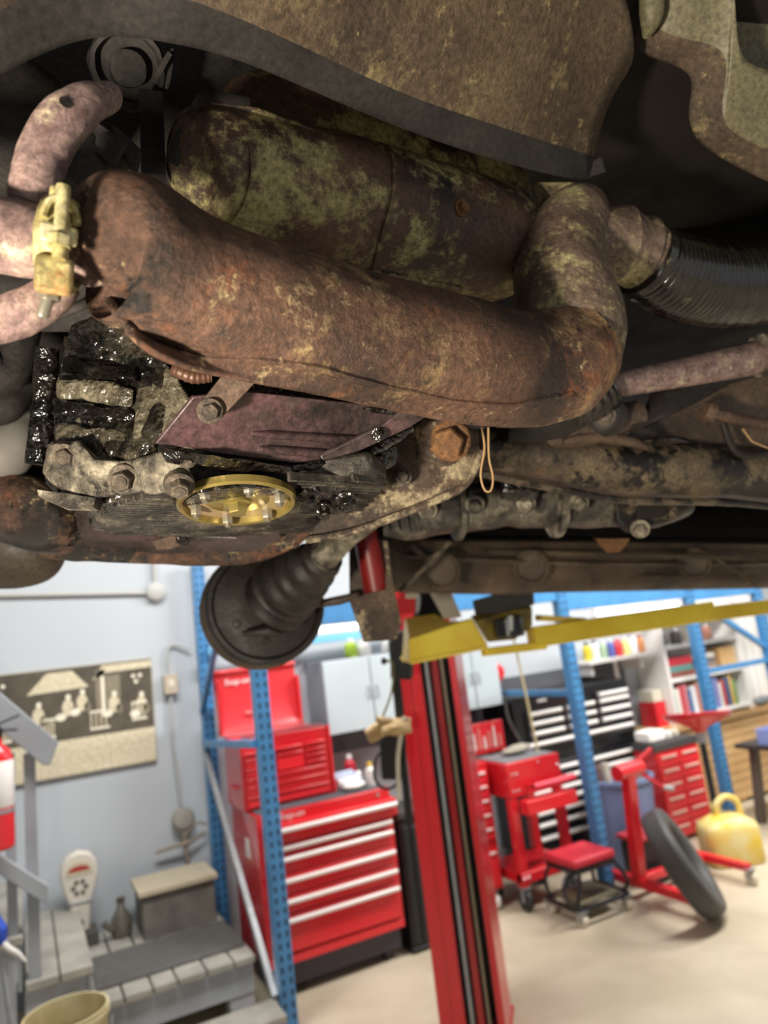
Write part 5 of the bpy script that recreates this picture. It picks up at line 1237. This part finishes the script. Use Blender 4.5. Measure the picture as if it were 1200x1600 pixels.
boxed('tote_body', (3.46, 3.62, 0), (3.80, 3.80, .27), m_black, TT, .012); boxed('tote_rim', (3.445, 3.605, .272), (3.815, 3.815, .30), mat('rim_red', '#a8303a', .5), TT, .006)
# jerry can + funnel
GC = thing('fuel_can', 'yellow plastic fuel can with moulded handle on the floor', 'fuel can', (4.20, 3.56, 0))
gx, gy = 4.20, 3.56; ga = V((.9, -.43, 0)).normalized(); gb = V((.43, .9, 0)).normalized()
def gp(a, b_, z): return V((gx, gy, 0))+ga*a+gb*b_+Z*z
def ringpoly(sa, sb, z, n=20):
    out = []
    for j in range(n):
        t = 2*math.pi*j/n; c_ = math.cos(t); s_ = math.sin(t); e = .45
        out.append(gp(sa*math.copysign(abs(c_)**e, c_), sb*math.copysign(abs(s_)**e, s_), z))
    return out
lv = [ringpoly(.17,.12,.0), ringpoly(.185,.13,.02), ringpoly(.185,.13,.22), ringpoly(.17,.12,.255), ringpoly(.09,.07,.30), ringpoly(.02,.02,.305)]
b = MB(); n = 20; vs = [p for l in lv for p in l]; fs = [(i*n+j, i*n+(j+1) % n, (i+1)*n+(j+1) % n, (i+1)*n+j) for i in range(5) for j in range(n)]+[tuple(range(n)), tuple(5*n+j for j in range(n))]
b.add(vs, fs); b.build('can_body', m_can, GC, ang=50)
P, R = smooth([gp(.11,0,.27), gp(.10,0,.37), gp(.03,0,.41), gp(-.04,0,.37), gp(-.05,0,.29)], [.022]*5, 6); MB().tube(P, R, 12).build('handle', m_can, GC)
MB().lathe([(.03,.26), (.03,.33), (.036,.33), (.036,.36)], gp(-.03,.05,0), Z, 18).build('spout_cap', m_can, GC)
FN = thing('drain_funnel', 'wide red funnel on a black tube standing in the fuel can', 'funnel', gp(-.03,.05,.36))
fb = gp(-.03, .05, .361); ft = V((4.24, 3.66, .80))
MB().tube([fb, ft], [.022,.022], 14).build('funnel_tube', m_black, FN)
fd = (ft-fb).normalized()
MB().lathe([(.03,-.05), (.033,0), (.03,.03)], ft, fd, 16).build('funnel_collar', m_steel, FN)
MB().lathe([(.028,.02), (.06,.06), (.215,.125), (.225,.15), (.232,.152), (.23,.16), (.205,.14), (.05,.07), (.002,.05)], ft, fd, 36).build('funnel_bowl', m_red, FN)
# steel table with blue trays at the right edge
TB = thing('steel_table', 'dark steel work table with blue trays beside the far blue upright', 'table', (5.35, 3.75, 0))
boxed('table_top', (4.98, 3.45, .565), (5.95, 4.0, .60), mat('table_dark', '#3a3532', .5), TB)
for p, q in (((5.05,3.5,0), (5.12,3.55,.563)), ((5.85,3.5,0), (5.8,3.55,.563)), ((5.05,3.95,0), (5.1,3.92,.563)), ((5.85,3.95,0), (5.82,3.92,.563))): MB().bar(p, q, .06, .06, V((1,0,0))).build('leg', mat('leg_brown', '#5c5048', .5), TB, bevel=.004)
MB().bar((5.0,3.60,.02), (5.10,3.62,.50), .045, .045, V((1,0,0))).build('brace', mat('brace_blue', '#8fb0cf', .5), TB, bevel=.004)
m_tray = mat('tray_blue', '#7f8fc6', .5); m_deep = mat('deep_blue', '#1f3fc4', .45)
def tray(label, x, y, z, sx_, sy_, h, m_):
    t = thing('parts_tray', label, 'tray', (x+sx_/2, y+sy_/2, z))
    boxed('tray_floor', (x, y, z), (x+sx_, y+sy_, z+.012), m_, t, .003)
    for a, c2 in (((x,y,z+.013), (x+sx_,y+.012,z+h)), ((x,y+sy_-.012,z+.013), (x+sx_,y+sy_,z+h)), ((x,y+.013,z+.013), (x+.012,y+sy_-.013,z+h)), ((x+sx_-.012,y+.013,z+.013), (x+sx_,y+sy_-.013,z+h))): boxed('tray_wall', a, c2, m_, t, .003)
tray('pale blue parts tray at the left end of the steel table', 5.0, 3.50, .601, .24, .3, .12, m_tray)
tray('pale blue parts tray in the middle of the steel table', 5.27, 3.48, .601, .26, .3, .16, m_tray)
tray('deep blue bin stacked on the pale blue tray', 5.28, 3.50, .762, .24, .26, .16, m_deep)
tag(boxed('soap_bar', (5.06, 3.56, .614), (5.16, 3.66, .68), m_white, None, .01), 'white block lying in the left pale blue tray', 'block')
tag(boxed('red_box', (5.60, 3.82, .601), (5.76, 3.95, .70), mc('rbox', '#c83e50'), None, .006), 'small red box at the back of the steel table', 'box')
BW = thing('bicycle_wheel', 'small spoked wheel with cream tyre leaning under the steel table', 'wheel', (5.12, 3.40, 0))
wc = V((5.22, 3.39, .25)); wn = V((.3, -.9, .25)).normalized()
ringlathe([(.235,-.018), (.25,-.012), (.25,.012), (.235,.018), (.228,0)], wc, wn, 40).build('tyre', m_rub, BW)
ringlathe([(.20,-.012), (.228,-.016), (.228,.016), (.20,.012)], wc, wn, 40).build('rim', m_cream, BW)
MB().lathe([(.025,-.04), (.025,.04)], wc, wn, 14).build('hub', m_chrome, BW)
u = wn.orthogonal().normalized(); w2 = wn.cross(u)
for k in range(14):
    t = 2*math.pi*k/14; MB().tube([wc+(u*math.cos(t)+w2*math.sin(t))*.02, wc+(u*math.cos(t)+w2*math.sin(t))*.205], .0025, 5).build('spoke', m_steel, BW)
